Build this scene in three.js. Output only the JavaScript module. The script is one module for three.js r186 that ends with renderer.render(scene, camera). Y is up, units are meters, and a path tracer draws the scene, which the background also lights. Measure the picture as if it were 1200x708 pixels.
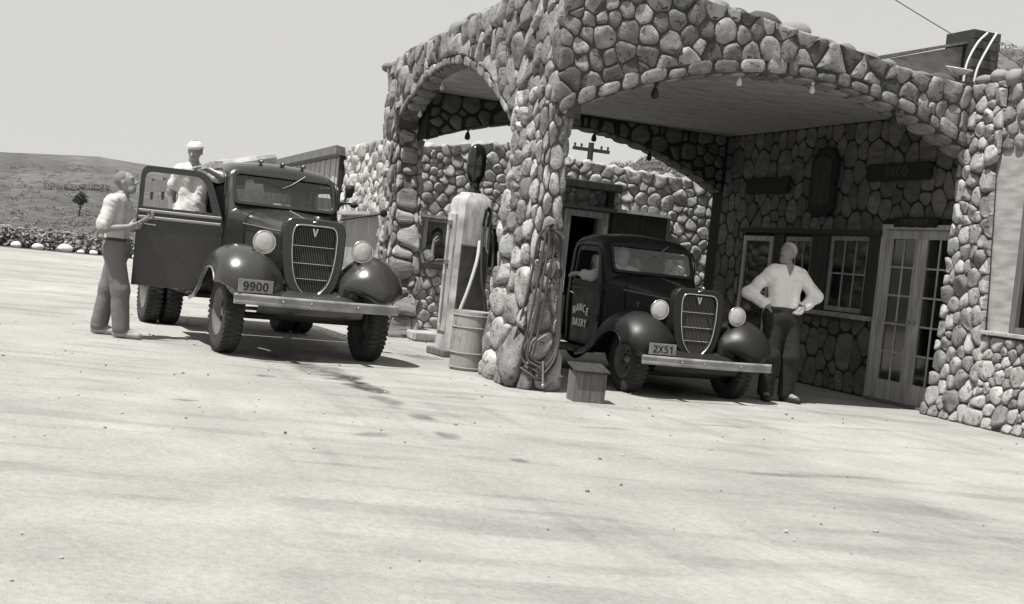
import * as THREE from 'three';
import { mergeGeometries, mergeVertices, toCreasedNormals } from 'three/addons/utils/BufferGeometryUtils.js';
import { RoundedBoxGeometry } from 'three/addons/geometries/RoundedBoxGeometry.js';
import { FontLoader } from 'three/addons/loaders/FontLoader.js';
import { TextGeometry } from 'three/addons/geometries/TextGeometry.js';
import { Brush, Evaluator, SUBTRACTION } from 'three-bvh-csg';

// ------------------------------------------------------------------ camera, sky, sun, exposure
const scene = new THREE.Scene();
const camera = new THREE.PerspectiveCamera(27.62, 1024 / 604, 0.1, 2000);
camera.position.set(-4.63, 1.246, 11.27);
camera.up.set(-0.08594697, 0.99396714, -0.06813546);          // the picture was taken with the camera tilted
camera.lookAt(-4.63 + 0.353896, 1.246 - 0.03347087, 11.27 - 0.93468568);
scene.add(camera);

const renderer = new THREE.WebGLRenderer({ antialias: true });
renderer.setSize(1024, 604);
renderer.toneMapping = THREE.LinearToneMapping;
renderer.toneMappingExposure = 1.36;
renderer.shadowMap.enabled = true;

const SKY = 0.5;
{
  const w = 64, h = 32, d = new Float32Array(w * h * 4);
  for (let j = 0; j < h; j++) for (let i = 0; i < w; i++) {
    const el = (j + 0.5) / h * Math.PI - Math.PI / 2;          // row 0 is straight down
    const up = Math.max(0, Math.sin(el)), v = SKY * (1.0 - 0.12 * up);
    const k = (j * w + i) * 4;
    d[k] = v * 1.01; d[k + 1] = v; d[k + 2] = v * 0.975; d[k + 3] = 1;
  }
  const t = new THREE.DataTexture(d, w, h, THREE.RGBAFormat, THREE.FloatType);
  t.mapping = THREE.EquirectangularReflectionMapping; t.magFilter = THREE.LinearFilter; t.needsUpdate = true;
  scene.background = t; scene.environment = t;
}
const sun = new THREE.DirectionalLight(new THREE.Color().setRGB(1, 0.985, 0.95), 4.8);
{
  const E = 68 * Math.PI / 180, A = 20 * Math.PI / 180;
  sun.position.set(-Math.cos(A) * Math.cos(E), Math.sin(E), Math.sin(A) * Math.cos(E)).multiplyScalar(40);
  sun.castShadow = true; sun.shadow.mapSize.set(4096, 4096);
  const c = sun.shadow.camera; c.left = c.bottom = -25; c.right = c.top = 25; c.near = 1; c.far = 90;
  scene.add(sun, sun.target);
}

// ------------------------------------------------------------------ helpers
function RNG(a) { return () => { a |= 0; a = a + 0x6D2B79F5 | 0; let t = Math.imul(a ^ a >>> 15, 1 | a); t = t + Math.imul(t ^ t >>> 7, 61 | t) ^ t; return ((t ^ t >>> 14) >>> 0) / 4294967296; }; }
const V = (x, y, z) => new THREE.Vector3(x, y, z);
const lerp = (a, b, t) => a + (b - a) * t, clamp = (v, a = 0, b = 1) => Math.min(b, Math.max(a, v));
const smooth = (a, b, x) => { const t = clamp((x - a) / (b - a)); return t * t * (3 - 2 * t); };
function piece(pts, x) {                                       // piecewise linear
  if (x <= pts[0][0]) return pts[0][1];
  for (let i = 1; i < pts.length; i++) if (x <= pts[i][0]) return lerp(pts[i - 1][1], pts[i][1], (x - pts[i - 1][0]) / (pts[i][0] - pts[i - 1][0]));
  return pts[pts.length - 1][1];
}
function hash3(x, y, z) { let h = Math.imul(x, 374761393) ^ Math.imul(y, 668265263) ^ Math.imul(z, 2147483647 ^ 0x5bd1e995); h = Math.imul(h ^ h >>> 13, 1274126177); return ((h ^ h >>> 16) >>> 0) / 4294967296; }
function vnoise(x, y, z = 0, per = 0) {
  const X = Math.floor(x), Y = Math.floor(y), Z = Math.floor(z), f = x - X, g = y - Y, h = z - Z;
  const u = f * f * (3 - 2 * f), v = g * g * (3 - 2 * g), w = h * h * (3 - 2 * h);
  const P = per ? (n) => ((n % per) + per) % per : (n) => n;
  const c = (i, j, k) => hash3(P(X + i), P(Y + j), Z + k);
  return lerp(lerp(lerp(c(0, 0, 0), c(1, 0, 0), u), lerp(c(0, 1, 0), c(1, 1, 0), u), v), lerp(lerp(c(0, 0, 1), c(1, 0, 1), u), lerp(c(0, 1, 1), c(1, 1, 1), u), v), w);
}
function fbm(x, y, z, oct, per = 0) { let s = 0, a = 0.5, n = 0; for (let i = 0; i < oct; i++) { s += a * vnoise(x, y, z + i * 7.3, per); n += a; x *= 2; y *= 2; if (per) per *= 2; a *= 0.5; } return s / n; }

// ------------------------------------------------------------------ textures (what surfaces are made of)
function tex(w, h, fn, srgb = true, rep) {
  const d = new Uint8Array(w * h * 4);
  for (let j = 0; j < h; j++) for (let i = 0; i < w; i++) {
    const v = fn(i, j), k = (j * w + i) * 4;
    if (v.length) { d[k] = clamp(v[0]) * 255; d[k + 1] = clamp(v[1]) * 255; d[k + 2] = clamp(v[2]) * 255; } else d[k] = d[k + 1] = d[k + 2] = clamp(v) * 255;
    d[k + 3] = 255;
  }
  const t = new THREE.DataTexture(d, w, h); t.magFilter = THREE.LinearFilter; t.minFilter = THREE.LinearMipmapLinearFilter; t.generateMipmaps = true;
  t.wrapS = t.wrapT = THREE.RepeatWrapping; if (srgb) t.colorSpace = THREE.SRGBColorSpace; if (rep) t.repeat.set(rep[0], rep[1]); t.needsUpdate = true; return t;
}
const T = {};
T.stone = tex(512, 512, (i, j) => {                            // speckled granite and sandstone, 0.8 m a tile
  const a = fbm(i / 64, j / 64, 1, 4, 8), b = vnoise(i / 3, j / 3, 5, 171), c = fbm(i / 20, j / 20, 9, 3, 26);
  return 0.62 + 0.42 * a + 0.16 * (b - 0.5) - (c > 0.62 ? (c - 0.62) * 1.6 : 0);
}, true, [1.25, 1.25]);
T.stoneB = tex(512, 512, (i, j) => 0.55 * fbm(i / 32, j / 32, 3, 5, 16) + 0.35 * fbm(i / 8, j / 8, 4, 3, 64) + 0.1 * vnoise(i / 2, j / 2, 8, 256), false, [1.25, 1.25]);
T.mortar = tex(256, 256, (i, j) => 0.7 + 0.35 * (fbm(i / 32, j / 32, 2, 4, 8) - 0.3) + 0.12 * (vnoise(i / 2, j / 2, 4, 128) - 0.5), true, [1.6, 1.6]);
T.wood = tex(512, 512, (i, j) => {                             // grain runs along v
  const w = fbm(i / 20, j / 260, 3, 4), g = vnoise(i / 2.2, j / 90, 6), k = fbm(i / 90, j / 300, 8, 2);
  return 0.55 + 0.35 * w + 0.2 * (g - 0.5) + 0.15 * k;
}, true);
T.plaster = tex(512, 512, (i, j) => 0.78 + 0.3 * (fbm(i / 90, j / 22, 3, 4) - 0.4) + 0.06 * (vnoise(i / 3, j / 3, 2) - 0.5), true);
T.fine = tex(256, 256, (i, j) => 0.6 * fbm(i / 8, j / 8, 2, 3, 32) + 0.4 * vnoise(i / 1.5, j / 1.5, 7, 170), false, [6, 6]);
T.dust = tex(512, 512, (i, j) => 0.72 + 0.5 * (fbm(i / 70, j / 70, 11, 5, 0) - 0.4) + 0.05 * (vnoise(i / 2, j / 2, 3) - 0.5), true);
T.dustR = tex(512, 512, (i, j) => 0.35 + 0.6 * fbm(i / 60, j / 60, 21, 5, 0), false);

T.flute = tex(128, 128, (i, j) => 0.5 + 0.5 * Math.cos(i / 128 * Math.PI * 2 * 24), false);

// ------------------------------------------------------------------ materials
const grey = (v, w = 0.02) => new THREE.Color().setRGB(v * (1 + w * 0.6), v, v * (1 - w));
const mat = (v, rough, o = {}) => new THREE.MeshStandardMaterial({ color: grey(v), roughness: rough, ...o });
const stoneMats = (vals) => vals.map((v) => mat(v, 0.9, { map: T.stone, bumpMap: T.stoneB, bumpScale: 0.012 }));
const M = {};
M.stone = stoneMats([0.12, 0.2, 0.25, 0.29, 0.33, 0.38, 0.44]);
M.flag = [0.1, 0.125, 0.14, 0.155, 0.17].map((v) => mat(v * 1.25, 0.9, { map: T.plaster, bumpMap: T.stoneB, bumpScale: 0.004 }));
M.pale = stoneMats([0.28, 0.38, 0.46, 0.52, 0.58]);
M.lime = stoneMats([0.42, 0.5, 0.58, 0.64, 0.7]);
M.mortar = mat(0.15, 1, { map: T.mortar, bumpMap: T.fine, bumpScale: 0.01 });
M.mortarPale = mat(0.26, 1, { map: T.mortar, bumpMap: T.fine, bumpScale: 0.01 });
M.mortarLime = mat(0.4, 1, { map: T.mortar, bumpMap: T.fine, bumpScale: 0.01 });
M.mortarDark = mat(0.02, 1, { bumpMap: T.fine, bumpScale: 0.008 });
M.plaster = mat(0.55, 0.95, { map: T.plaster, bumpMap: T.fine, bumpScale: 0.003 });
M.ceiling = mat(0.5, 0.9, { map: T.plaster });
M.whitewood = mat(0.55, 0.7, { map: T.wood });
M.palewood = mat(0.4, 0.85, { map: T.wood });
M.greywood = mat(0.2, 0.9, { map: T.wood, bumpMap: T.wood, bumpScale: 0.004 });
M.darkwood = mat(0.045, 0.85, { map: T.wood, bumpMap: T.wood, bumpScale: 0.004 });
M.dark = mat(0.02, 0.9);
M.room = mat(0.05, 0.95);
M.glass = new THREE.MeshPhysicalMaterial({ color: 0xffffff, roughness: 0.02, transmission: 1, thickness: 0, ior: 1.5 });
M.sootyglass = new THREE.MeshPhysicalMaterial({ color: grey(0.6), roughness: 0.06, transmission: 1, thickness: 0, ior: 1.5 });
M.paint = new THREE.MeshPhysicalMaterial({ color: grey(0.02), roughness: 0.42, map: null, clearcoat: 0.55, clearcoatRoughness: 0.22, roughnessMap: T.dustR });
M.paint2 = new THREE.MeshPhysicalMaterial({ color: grey(0.014), roughness: 0.75, clearcoat: 0.12, clearcoatRoughness: 0.35, specularIntensity: 0.6, roughnessMap: T.dustR });
M.fender = new THREE.MeshPhysicalMaterial({ color: grey(0.033), roughness: 0.4, clearcoat: 0.6, clearcoatRoughness: 0.2, roughnessMap: T.dustR });
M.chrome = mat(0.62, 0.25, { metalness: 1, roughnessMap: null });
M.steel = mat(0.3, 0.5, { metalness: 0.7 });
M.bumper = mat(0.5, 0.45, { map: T.dust });
M.black = mat(0.012, 0.7);
M.rubber = mat(0.05, 0.85, { map: T.dust, bumpMap: T.fine, bumpScale: 0.003 });
M.rim = mat(0.2, 0.6, { map: T.dust });
M.lens = new THREE.MeshPhysicalMaterial({ color: grey(0.55), metalness: 0.45, roughness: 0.24, bumpMap: T.flute, bumpScale: 0.0012, clearcoat: 1, clearcoatRoughness: 0.05 });
M.seat = mat(0.04, 0.8);

// ------------------------------------------------------------------ scene building helpers
const used = {};
function numbered(n) { used[n] = (used[n] ?? -1) + 1; return used[n] ? n + '_' + String(used[n]).padStart(3, '0') : n; }
function shadows(m) { m.castShadow = m.receiveShadow = true; return m; }
function tag(o, label, category, group, kind) { Object.assign(o.userData, { label, category }); if (group) o.userData.group = group; if (kind) o.userData.kind = kind; return o; }
function thing(name, label, category, pos = [0, 0, 0], turn = 0, group) {
  const o = new THREE.Group(); o.name = numbered(name); o.position.set(...pos); o.rotation.y = turn; scene.add(o); return tag(o, label, category, group);
}
function part(name, geo, material, parent) {
  if (Array.isArray(geo)) geo = merge(geo);
  const m = shadows(new THREE.Mesh(geo, material)); m.name = name; parent.add(m); return m;
}
function solo(name, geo, material, label, category, group) { const m = part(numbered(name), geo, material, scene); return tag(m, label, category, group); }
function structure(name, geo, material) { const m = part(name, geo, material, scene); m.userData.kind = 'structure'; return m; }
function merge(list) {
  list = list.map((g) => { let h = g.index ? g.toNonIndexed() : g.clone(); for (const k of Object.keys(h.attributes)) if (!['position', 'normal', 'uv'].includes(k)) h.deleteAttribute(k);
    if (!h.attributes.normal) h.computeVertexNormals();
    if (!h.attributes.uv) boxUV(h); return h; });
  return list.length === 1 ? list[0] : mergeGeometries(list);
}
function boxUV(g) {                                            // uv in metres from the dominant axis
  if (g.index) g = g.toNonIndexed();
  if (!g.attributes.normal) g.computeVertexNormals();
  const p = g.attributes.position, n = g.attributes.normal, uv = new Float32Array(p.count * 2);
  for (let i = 0; i < p.count; i++) {
    const a = Math.abs(n.getX(i)), b = Math.abs(n.getY(i)), c = Math.abs(n.getZ(i));
    if (a >= b && a >= c) { uv[2 * i] = p.getZ(i); uv[2 * i + 1] = p.getY(i); } else if (b >= c) { uv[2 * i] = p.getX(i); uv[2 * i + 1] = p.getZ(i); } else { uv[2 * i] = p.getX(i); uv[2 * i + 1] = p.getY(i); }
  }
  g.setAttribute('uv', new THREE.BufferAttribute(uv, 2)); return g;
}
function box(x0, x1, y0, y1, z0, z1, r = 0) {
  const w = x1 - x0, h = y1 - y0, d = z1 - z0;
  const g = r ? new RoundedBoxGeometry(w, h, d, 2, Math.min(r, w / 2.1, h / 2.1, d / 2.1)) : new THREE.BoxGeometry(w, h, d);
  g.translate((x0 + x1) / 2, (y0 + y1) / 2, (z0 + z1) / 2); return boxUV(g);
}
function bar(a, b, r, r2 = r, seg = 8) {                        // round bar from a to b
  const d = b.clone().sub(a), g = new THREE.CylinderGeometry(r2, r, d.length(), seg, 1);
  g.translate(0, d.length() / 2, 0); g.applyQuaternion(new THREE.Quaternion().setFromUnitVectors(V(0, 1, 0), d.normalize())); g.translate(a.x, a.y, a.z); return g;
}
function tube(pts, r, n = 40, seg = 8, closed = false) { return new THREE.TubeGeometry(new THREE.CatmullRomCurve3(pts, closed, 'centripetal'), n, r, seg, closed); }
function lathe(pts, seg = 24) { return new THREE.LatheGeometry(pts.map((p) => new THREE.Vector2(p[0], p[1])), seg); }
function extr(shape, depth, bev = 0, seg = 1, curve = 10) { return new THREE.ExtrudeGeometry(shape, { depth, bevelEnabled: bev > 0, bevelThickness: bev, bevelSize: bev, bevelSegments: seg, curveSegments: curve }); }
function shapeOf(pts) { const s = new THREE.Shape(); pts.forEach((p, i) => i ? s.lineTo(p[0], p[1]) : s.moveTo(p[0], p[1])); s.closePath(); return s; }
function rrect(x0, x1, y0, y1, r) {
  const s = new THREE.Path(); s.moveTo(x0 + r, y0); s.lineTo(x1 - r, y0); s.quadraticCurveTo(x1, y0, x1, y0 + r); s.lineTo(x1, y1 - r); s.quadraticCurveTo(x1, y1, x1 - r, y1); s.lineTo(x0 + r, y1); s.quadraticCurveTo(x0, y1, x0, y1 - r); s.lineTo(x0, y0 + r); s.quadraticCurveTo(x0, y0, x0 + r, y0); return s;
}
function loft(secs, closed, caps) {                            // secs: arrays of [x, y, z], all of one length
  const n = secs[0].length, pos = [], uv = [], idx = [];
  let along = 0;
  secs.forEach((s, i) => { let a = 0; if (i) along += Math.hypot(...[0, 1, 2].map((k) => s[0][k] - secs[i - 1][0][k])); s.forEach((p, j) => { if (j) a += Math.hypot(...[0, 1, 2].map((k) => p[k] - s[j - 1][k])); pos.push(...p); uv.push(a, along); }); });
  const m = closed ? n : n - 1;
  for (let i = 0; i < secs.length - 1; i++) for (let j = 0; j < m; j++) { const a = i * n + j, b = i * n + (j + 1) % n, c = a + n, d = b + n; idx.push(a, b, d, a, d, c); }
  if (caps) for (const [i, f] of [[0, 0], [secs.length - 1, 1]]) {
    const o = pos.length / 3, c = [0, 1, 2].map((k) => secs[i].reduce((s, p) => s + p[k], 0) / n);
    pos.push(...c); uv.push(0, 0); secs[i].forEach((p) => { pos.push(...p); uv.push(p[0], p[1]); });
    for (let j = 0; j < n; j++) { const a = o + 1 + j, b = o + 1 + (j + 1) % n; f ? idx.push(o, a, b) : idx.push(o, b, a); }
  }
  const g = new THREE.BufferGeometry(); g.setAttribute('position', new THREE.Float32BufferAttribute(pos, 3)); g.setAttribute('uv', new THREE.Float32BufferAttribute(uv, 2)); g.setIndex(idx); g.computeVertexNormals(); return g;
}
function rock(rx, ry, rz, seed, rough = 0.22, det = 2) {
  const g = mergeVertices(new THREE.IcosahedronGeometry(1, det).deleteAttribute('normal').deleteAttribute('uv')), p = g.attributes.position;
  for (let i = 0; i < p.count; i++) {
    const x = p.getX(i), y = p.getY(i), z = p.getZ(i), k = 1 + rough * 2 * (fbm(x * 1.1 + seed * 3.1 + 9, y * 1.1 + 5, z * 1.1 + seed, 3) - 0.5);
    p.setXYZ(i, x * rx * k, y * ry * k, z * rz * k);
  }
  g.computeVertexNormals(); return g;
}
const font = await new FontLoader().loadAsync('fonts/droid/droid_sans_bold.typeface.json');
function letters(str, size, depth = 0.004) { const g = new TextGeometry(str, { font, size, depth, curveSegments: 3, bevelEnabled: false }); g.computeBoundingBox(); const b = g.boundingBox; g.translate(-(b.min.x + b.max.x) / 2, 0, 0); return g; }

// ------------------------------------------------------------------ masonry: each stone a lump of its own in a bed of mortar
function cells(P, box, gap = 0) {                                       // power diagram of weighted points [s, t, r]
  const out = [];
  for (let i = 0; i < P.length; i++) {
    const [x, y, r] = P[i], e = 1.9 * r, X0 = Math.max(box[0], x - e), X1 = Math.min(box[1], x + e), Y0 = Math.max(box[2], y - e), Y1 = Math.min(box[3], y + e);
    let poly = [[X0, Y0], [X1, Y0], [X1, Y1], [X0, Y1]];
    for (let j = 0; j < P.length && poly.length > 2; j++) if (j !== i) {
      const [u, v, q] = P[j]; if (Math.abs(u - x) > 1.6 || Math.abs(v - y) > 1.6) continue;
      const a = 2 * (u - x), b = 2 * (v - y), c = u * u + v * v - x * x - y * y + r * r - q * q - gap * Math.hypot(a, b), nx = [];
      for (let k = 0; k < poly.length; k++) {
        const p = poly[k], w = poly[(k + 1) % poly.length], dp = a * p[0] + b * p[1] - c, dw = a * w[0] + b * w[1] - c;
        if (dp <= 0) nx.push(p);
        if ((dp < 0 && dw > 0) || (dp > 0 && dw < 0)) { const t = dp / (dp - dw); nx.push([lerp(p[0], w[0], t), lerp(p[1], w[1], t)]); }
      }
      poly = nx;
    }
    out.push(poly.length > 2 ? poly : null);
  }
  return out;
}
function chaikin(p, n, e = 0.25) { for (let k = 0; k < n; k++) { const q = [], f = k ? 0.25 : e; for (let i = 0; i < p.length; i++) { const a = p[i], b = p[(i + 1) % p.length]; q.push([lerp(a[0], b[0], f), lerp(a[1], b[1], f)], [lerp(b[0], a[0], f), lerp(b[1], a[1], f)]); } p = q; } return p; }
function resample(p, n) {
  const L = [0]; for (let i = 0; i < p.length; i++) { const a = p[i], b = p[(i + 1) % p.length]; L.push(L[i] + Math.hypot(a[0] - b[0], a[1] - b[1])); }
  const out = []; let k = 0;
  for (let i = 0; i < n; i++) { const d = L[p.length] * i / n; while (L[k + 1] < d) k++; const t = (d - L[k]) / (L[k + 1] - L[k] || 1), a = p[k], b = p[(k + 1) % p.length]; out.push([lerp(a[0], b[0], t), lerp(a[1], b[1], t)]); }
  return out;
}
// o: box [s0,s1,t0,t1], size(s,t), aspect (t over s), inside(s,t), fit([s,t]) -> [s,t], gap, map(s,t,d), relief, flip, mats, seed, parent, rounds, free (keep cell edges loose)
function masonry(o) {
  const rnd = RNG(o.seed), P = [], [s0, s1, t0, t1] = o.box, asp = o.aspect ?? 1;
  const tries = o.tries ?? 9000;
  for (let k = 0; k < tries; k++) {
    const s = lerp(s0, s1, rnd()), t = lerp(t0, t1, rnd()); if (o.inside && !o.inside(s, t)) { rnd(); continue; }
    const r = (typeof o.size === 'function' ? o.size(s, t) : o.size) * (0.62 + 0.76 * Math.pow(rnd(), 1.2)) * (k < tries * 0.75 ? 1 : 0.62);
    let ok = true; for (const q of P) { const dx = q[0] - s, dy = (q[1] - t / asp); if (dx * dx + dy * dy < (q[2] + r) * (q[2] + r) * 0.82) { ok = false; break; } }
    if (ok) P.push([s, t / asp, r]);
  }
  for (let k = 0; k < (o.lloyd ?? 1); k++) cells(P, [s0, s1, t0 / asp, t1 / asp]).forEach((c, i) => {      // settle the stones against each other
    if (!c) return; let A = 0, X = 0, Y = 0; c.forEach((p, j) => { const q = c[(j + 1) % c.length], w = p[0] * q[1] - q[0] * p[1]; A += w; X += (p[0] + q[0]) * w; Y += (p[1] + q[1]) * w; });
    const x = lerp(P[i][0], X / (3 * A), 0.7), y = lerp(P[i][1], Y / (3 * A), 0.7); if (!o.inside || o.inside(x, y * asp)) { P[i][0] = x; P[i][1] = y; }
  });
  const C = cells(P, [s0, s1, t0 / asp, t1 / asp], o.gap); let count = 0;
  for (let i = 0; i < P.length; i++) {
    let c = C[i]; if (!c) continue;
    c = c.map((p) => [p[0], p[1] * asp]);
    const cx = c.reduce((a, p) => a + p[0], 0) / c.length, cy = c.reduce((a, p) => a + p[1], 0) / c.length, R = P[i][2];
    c = c.map((p) => { const d = Math.hypot(p[0] - cx, (p[1] - cy) / asp), lim = Math.min(d, R * (o.reach ?? 1.45)), k = Math.max(0.1, lim / d); return [cx + (p[0] - cx) * k, cy + (p[1] - cy) * k]; });
    c = resample(chaikin(c, o.rounds ?? 2, o.cut ?? 0.16), o.n ?? 16).map((p) => [p[0] + (rnd() - 0.5) * 0.08 * R, p[1] + (rnd() - 0.5) * 0.08 * R]);
    if (o.fit) { const q = [P[i][0], P[i][1] * asp]; c = c.map((p) => o.fit(p, q)); }
    let area = 0; c.forEach((p, k) => { const q = c[(k + 1) % c.length]; area += p[0] * q[1] - q[0] * p[1]; }); area = Math.abs(area / 2);
    if (area < (o.minArea ?? 0.004)) continue;
    const mx = c.reduce((a, p) => a + p[0], 0) / c.length, my = c.reduce((a, p) => a + p[1], 0) / c.length;
    const h = o.relief * (0.55 + 0.75 * rnd()) * (o.flat ? 1 : clamp(Math.sqrt(area) / 0.24, 0.6, 1.5)), tx = (rnd() - 0.5) * (o.tilt ?? 0.5), ty = (rnd() - 0.5) * (o.tilt ?? 0.5) + (o.lean ?? 0), seed = rnd() * 99;
    const rings = o.flat ? [[1, -0.02], [0.985, 0.75], [0.93, 1.0], [0.5, 1.04]] : [[1, -0.025 / h], [0.985, 0.3], [0.87, 0.78], [0.62, 1.0], [0.3, 1.08]];
    const pos = [], uv = [], idx = [], n = c.length, ou = rnd() * 9, ov = rnd() * 9;
    const put = (s, t, d) => { pos.push(...o.map(s, t, d)); uv.push(s + ou, t + ov); };
    for (const [k, f] of rings) for (const p of c) {
      const s = mx + (p[0] - mx) * k, t = my + (p[1] - my) * k;
      const nz = fbm(s * 9 + seed, t * 9, seed, 2) - 0.5;
      put(s, t, f < 0 ? -0.025 : h * f + (f > 0.5 ? (tx * (s - mx) + ty * (t - my)) * f + nz * h * (o.flat ? 0.3 : 0.75) : nz * 0.01));
    }
    put(mx, my, h * (o.flat ? 1.03 : 1.08 + 0.2 * (rnd() - 0.5)));
    const rn = rings.length;
    for (let a = 0; a < rn - 1; a++) for (let b = 0; b < n; b++) { const p = a * n + b, q = a * n + (b + 1) % n; o.flip ? idx.push(p, q + n, q, p, p + n, q + n) : idx.push(p, q, q + n, p, q + n, p + n); }
    for (let b = 0; b < n; b++) { const p = (rn - 1) * n + b, q = (rn - 1) * n + (b + 1) % n; o.flip ? idx.push(p, rn * n, q) : idx.push(p, q, rn * n); }
    const g = new THREE.BufferGeometry(); g.setAttribute('position', new THREE.Float32BufferAttribute(pos, 3)); g.setAttribute('uv', new THREE.Float32BufferAttribute(uv, 2)); g.setIndex(idx); g.computeVertexNormals();
    const w = o.weights, m = o.mats[w ? w(rnd(), mx, my) : Math.floor(rnd() * o.mats.length)];
    part('stone', g, m, o.parent); count++;
  }
  return count;
}
const bell = (n) => (r) => Math.min(n - 1, Math.floor(clamp(0.5 + (r - 0.5) * (0.7 + 0.6 * Math.abs(r - 0.5) * 2)) * n));
function outOf(holes, gap) {                                   // push a point of a stone seeded at q out of rectangular openings                                   // push a point out of rectangular openings
  return (p, q) => { for (const [a, b, c, d] of holes) if (p[0] > a - gap && p[0] < b + gap && p[1] > c - gap && p[1] < d + gap) {
    p = q[1] <= c ? [p[0], c - gap] : q[1] >= d ? [p[0], d + gap] : q[0] <= (a + b) / 2 ? [a - gap, p[1]] : [b + gap, p[1]];
  } return p; };
}
const notIn = (holes) => (s, t) => !holes.some(([a, b, c, d]) => s > a && s < b && t > c && t < d);

// ================================================================== THE SETTING
// packed pale dirt of the yard: texture covers 26 x 26 m
const YX = -15, YZ = -17, YS = 26;
const stains = [[-2.24, -1.5, 0.3, 0.55, 0.5], [-2.1, -0.6, 0.22, 0.5, 0.45], [-1.96, 0.05, 0.2, 0.42, 0.75], [-1.93, 0.75, 0.16, 0.4, 0.7], [-1.96, 1.6, 0.14, 0.4, 0.35], [-1.9, 2.4, 0.12, 0.25, 0.45], [-2.75, 0.3, 0.12, 0.1, 0.35], [-1.2, 1.0, 0.3, 0.12, 0.22],
  [-2.5, 3.3, 0.16, 0.12, 0.3], [-1.95, 3.2, 0.1, 0.2, 0.4], [1.9, -1.2, 0.4, 0.8, 0.6], [1.7, -2.6, 0.35, 0.6, 0.5], [0.9, 1.9, 0.45, 0.07, 0.28], [-0.4, 2.4, 0.25, 0.06, 0.25], [0.3, 4.2, 0.5, 0.06, 0.22], [-0.7, 3.8, 0.2, 0.05, 0.28], [2.8, 1.5, 0.5, 0.06, 0.25], [-3.6, 2.2, 0.1, 0.06, 0.4], [-0.4, -2.6, 0.3, 0.3, 0.3], [-1.75, 4.1, 0.06, 0.09, 0.3]];
T.yard = tex(2048, 2048, (i, j) => {
  const x = YX + (i + 0.5) / 2048 * YS, z = YZ + (j + 0.5) / 2048 * YS;
  const a = fbm(x * 0.35 + 40, z * 0.35 + 40, 1, 4), b = fbm(x * 2.2 + 90, z * 2.2 + 10, 2, 3);
  const wx = x + 0.5 * a, c = fbm(wx * 1.1 + z * 0.25 + 30, z * 5.5 - x * 1.4 + 70, 3, 4);      // scuffed streaks
  const tr = fbm(x * 7 + 50, z * 0.5 + 20, 4, 3), g = vnoise(i / 1.7, j / 1.7, 6);
  let v = 0.82 + 0.16 * (a - 0.5) + 0.14 * (b - 0.5) - 0.075 * smooth(0.5, 0.8, c) - 0.04 * smooth(0.6, 0.8, tr) * smooth(-4.5, -2.5, x) * (1 - smooth(3, 5, x)) + 0.07 * (g - 0.5);
  for (const [sx, sz, rx, rz, k] of stains) { const dx = (x - sx) / rx, dz = (z - sz) / rz, d = dx * dx + dz * dz; if (d < 4) { const e = Math.sqrt(d) + 1.5 * (fbm(x * 5 + sx * 7 + 60, z * 5 + 30, 7, 4) - 0.5); v -= 0.5 * k * (1 - smooth(0.35, 1.15, e)) * (0.55 + 0.9 * (vnoise(x * 14 + 99, z * 9 + 99, 4))); } }
  return [v * 1.005, v, v * 0.985];
});
T.yard.wrapS = T.yard.wrapT = THREE.MirroredRepeatWrapping;
T.yardB = tex(1024, 1024, (i, j) => 0.6 * fbm(i / 64, j / 64, 1, 5, 16) + 0.25 * fbm(i / 8, j / 8, 5, 2, 128) + 0.15 * vnoise(i / 2, j / 2, 3, 512), false);
{
  const g = new THREE.PlaneGeometry(66, 52, 330, 260); g.rotateX(-Math.PI / 2); g.translate(3, 0, -8);
  const p = g.attributes.position, uv = g.attributes.uv;
  for (let i = 0; i < p.count; i++) {
    const x = p.getX(i), z = p.getZ(i);
    p.setY(i, 0.022 * (fbm(x * 0.9 + 50, z * 0.9 + 50, 3, 3) - 0.5) - 0.004 - 0.35 * smooth(-31.3, -34, z));
    uv.setXY(i, (x - YX) / YS, (z - YZ) / YS);
  }
  g.computeVertexNormals();
  // the relief has its own finer tile
  T.yardB.repeat.set(YS / 2.6, YS / 2.6);
  structure('ground', g, mat(0.47, 1, { map: T.yard, bumpMap: T.yardB, bumpScale: 0.018 }));
}
// hills all round: height follows the skyline seen in the picture
const RIDGE = [[-180, 1.6], [-40, 1.8], [-2.3, 2.3], [1.5, 2.62], [4, 2.5], [8.5, 2.45], [14, 1.9], [19, 2.4], [22.5, 3.6], [25.4, 4.86], [28, 5.45], [30, 5.7], [34, 7.6], [38, 10.2], [41, 11.2], [46, 11], [60, 8], [90, 4], [180, 1.6]];
function terrain(az, r) {
  const R = lerp(230, 130, smooth(10, 26, az) * (1 - smooth(60, 110, az))), top = 1.25 + R * Math.tan(piece(RIDGE, az) * Math.PI / 180);
  const f = r < R ? Math.pow(clamp((r - 42) / (R - 42)), 1.8) : 1 - 0.4 * smooth(R, R * 1.8, r);
  const w = fbm(az * 0.35 + 200, r / 40, 5, 3) - 0.5;
  return -0.3 + (top + 0.3) * f + w * 2.4 * smooth(60, 110, r) * (1 - smooth(R * 0.55, R * 0.9, r)) + 0.3 * smooth(40, 42, r);
}
const camX = -4.63, camZ = 11.27;
const fromAz = (az, r) => { const a = az * Math.PI / 180; return V(camX + Math.sin(a) * r, terrain(az, r), camZ - Math.cos(a) * r); };
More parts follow.
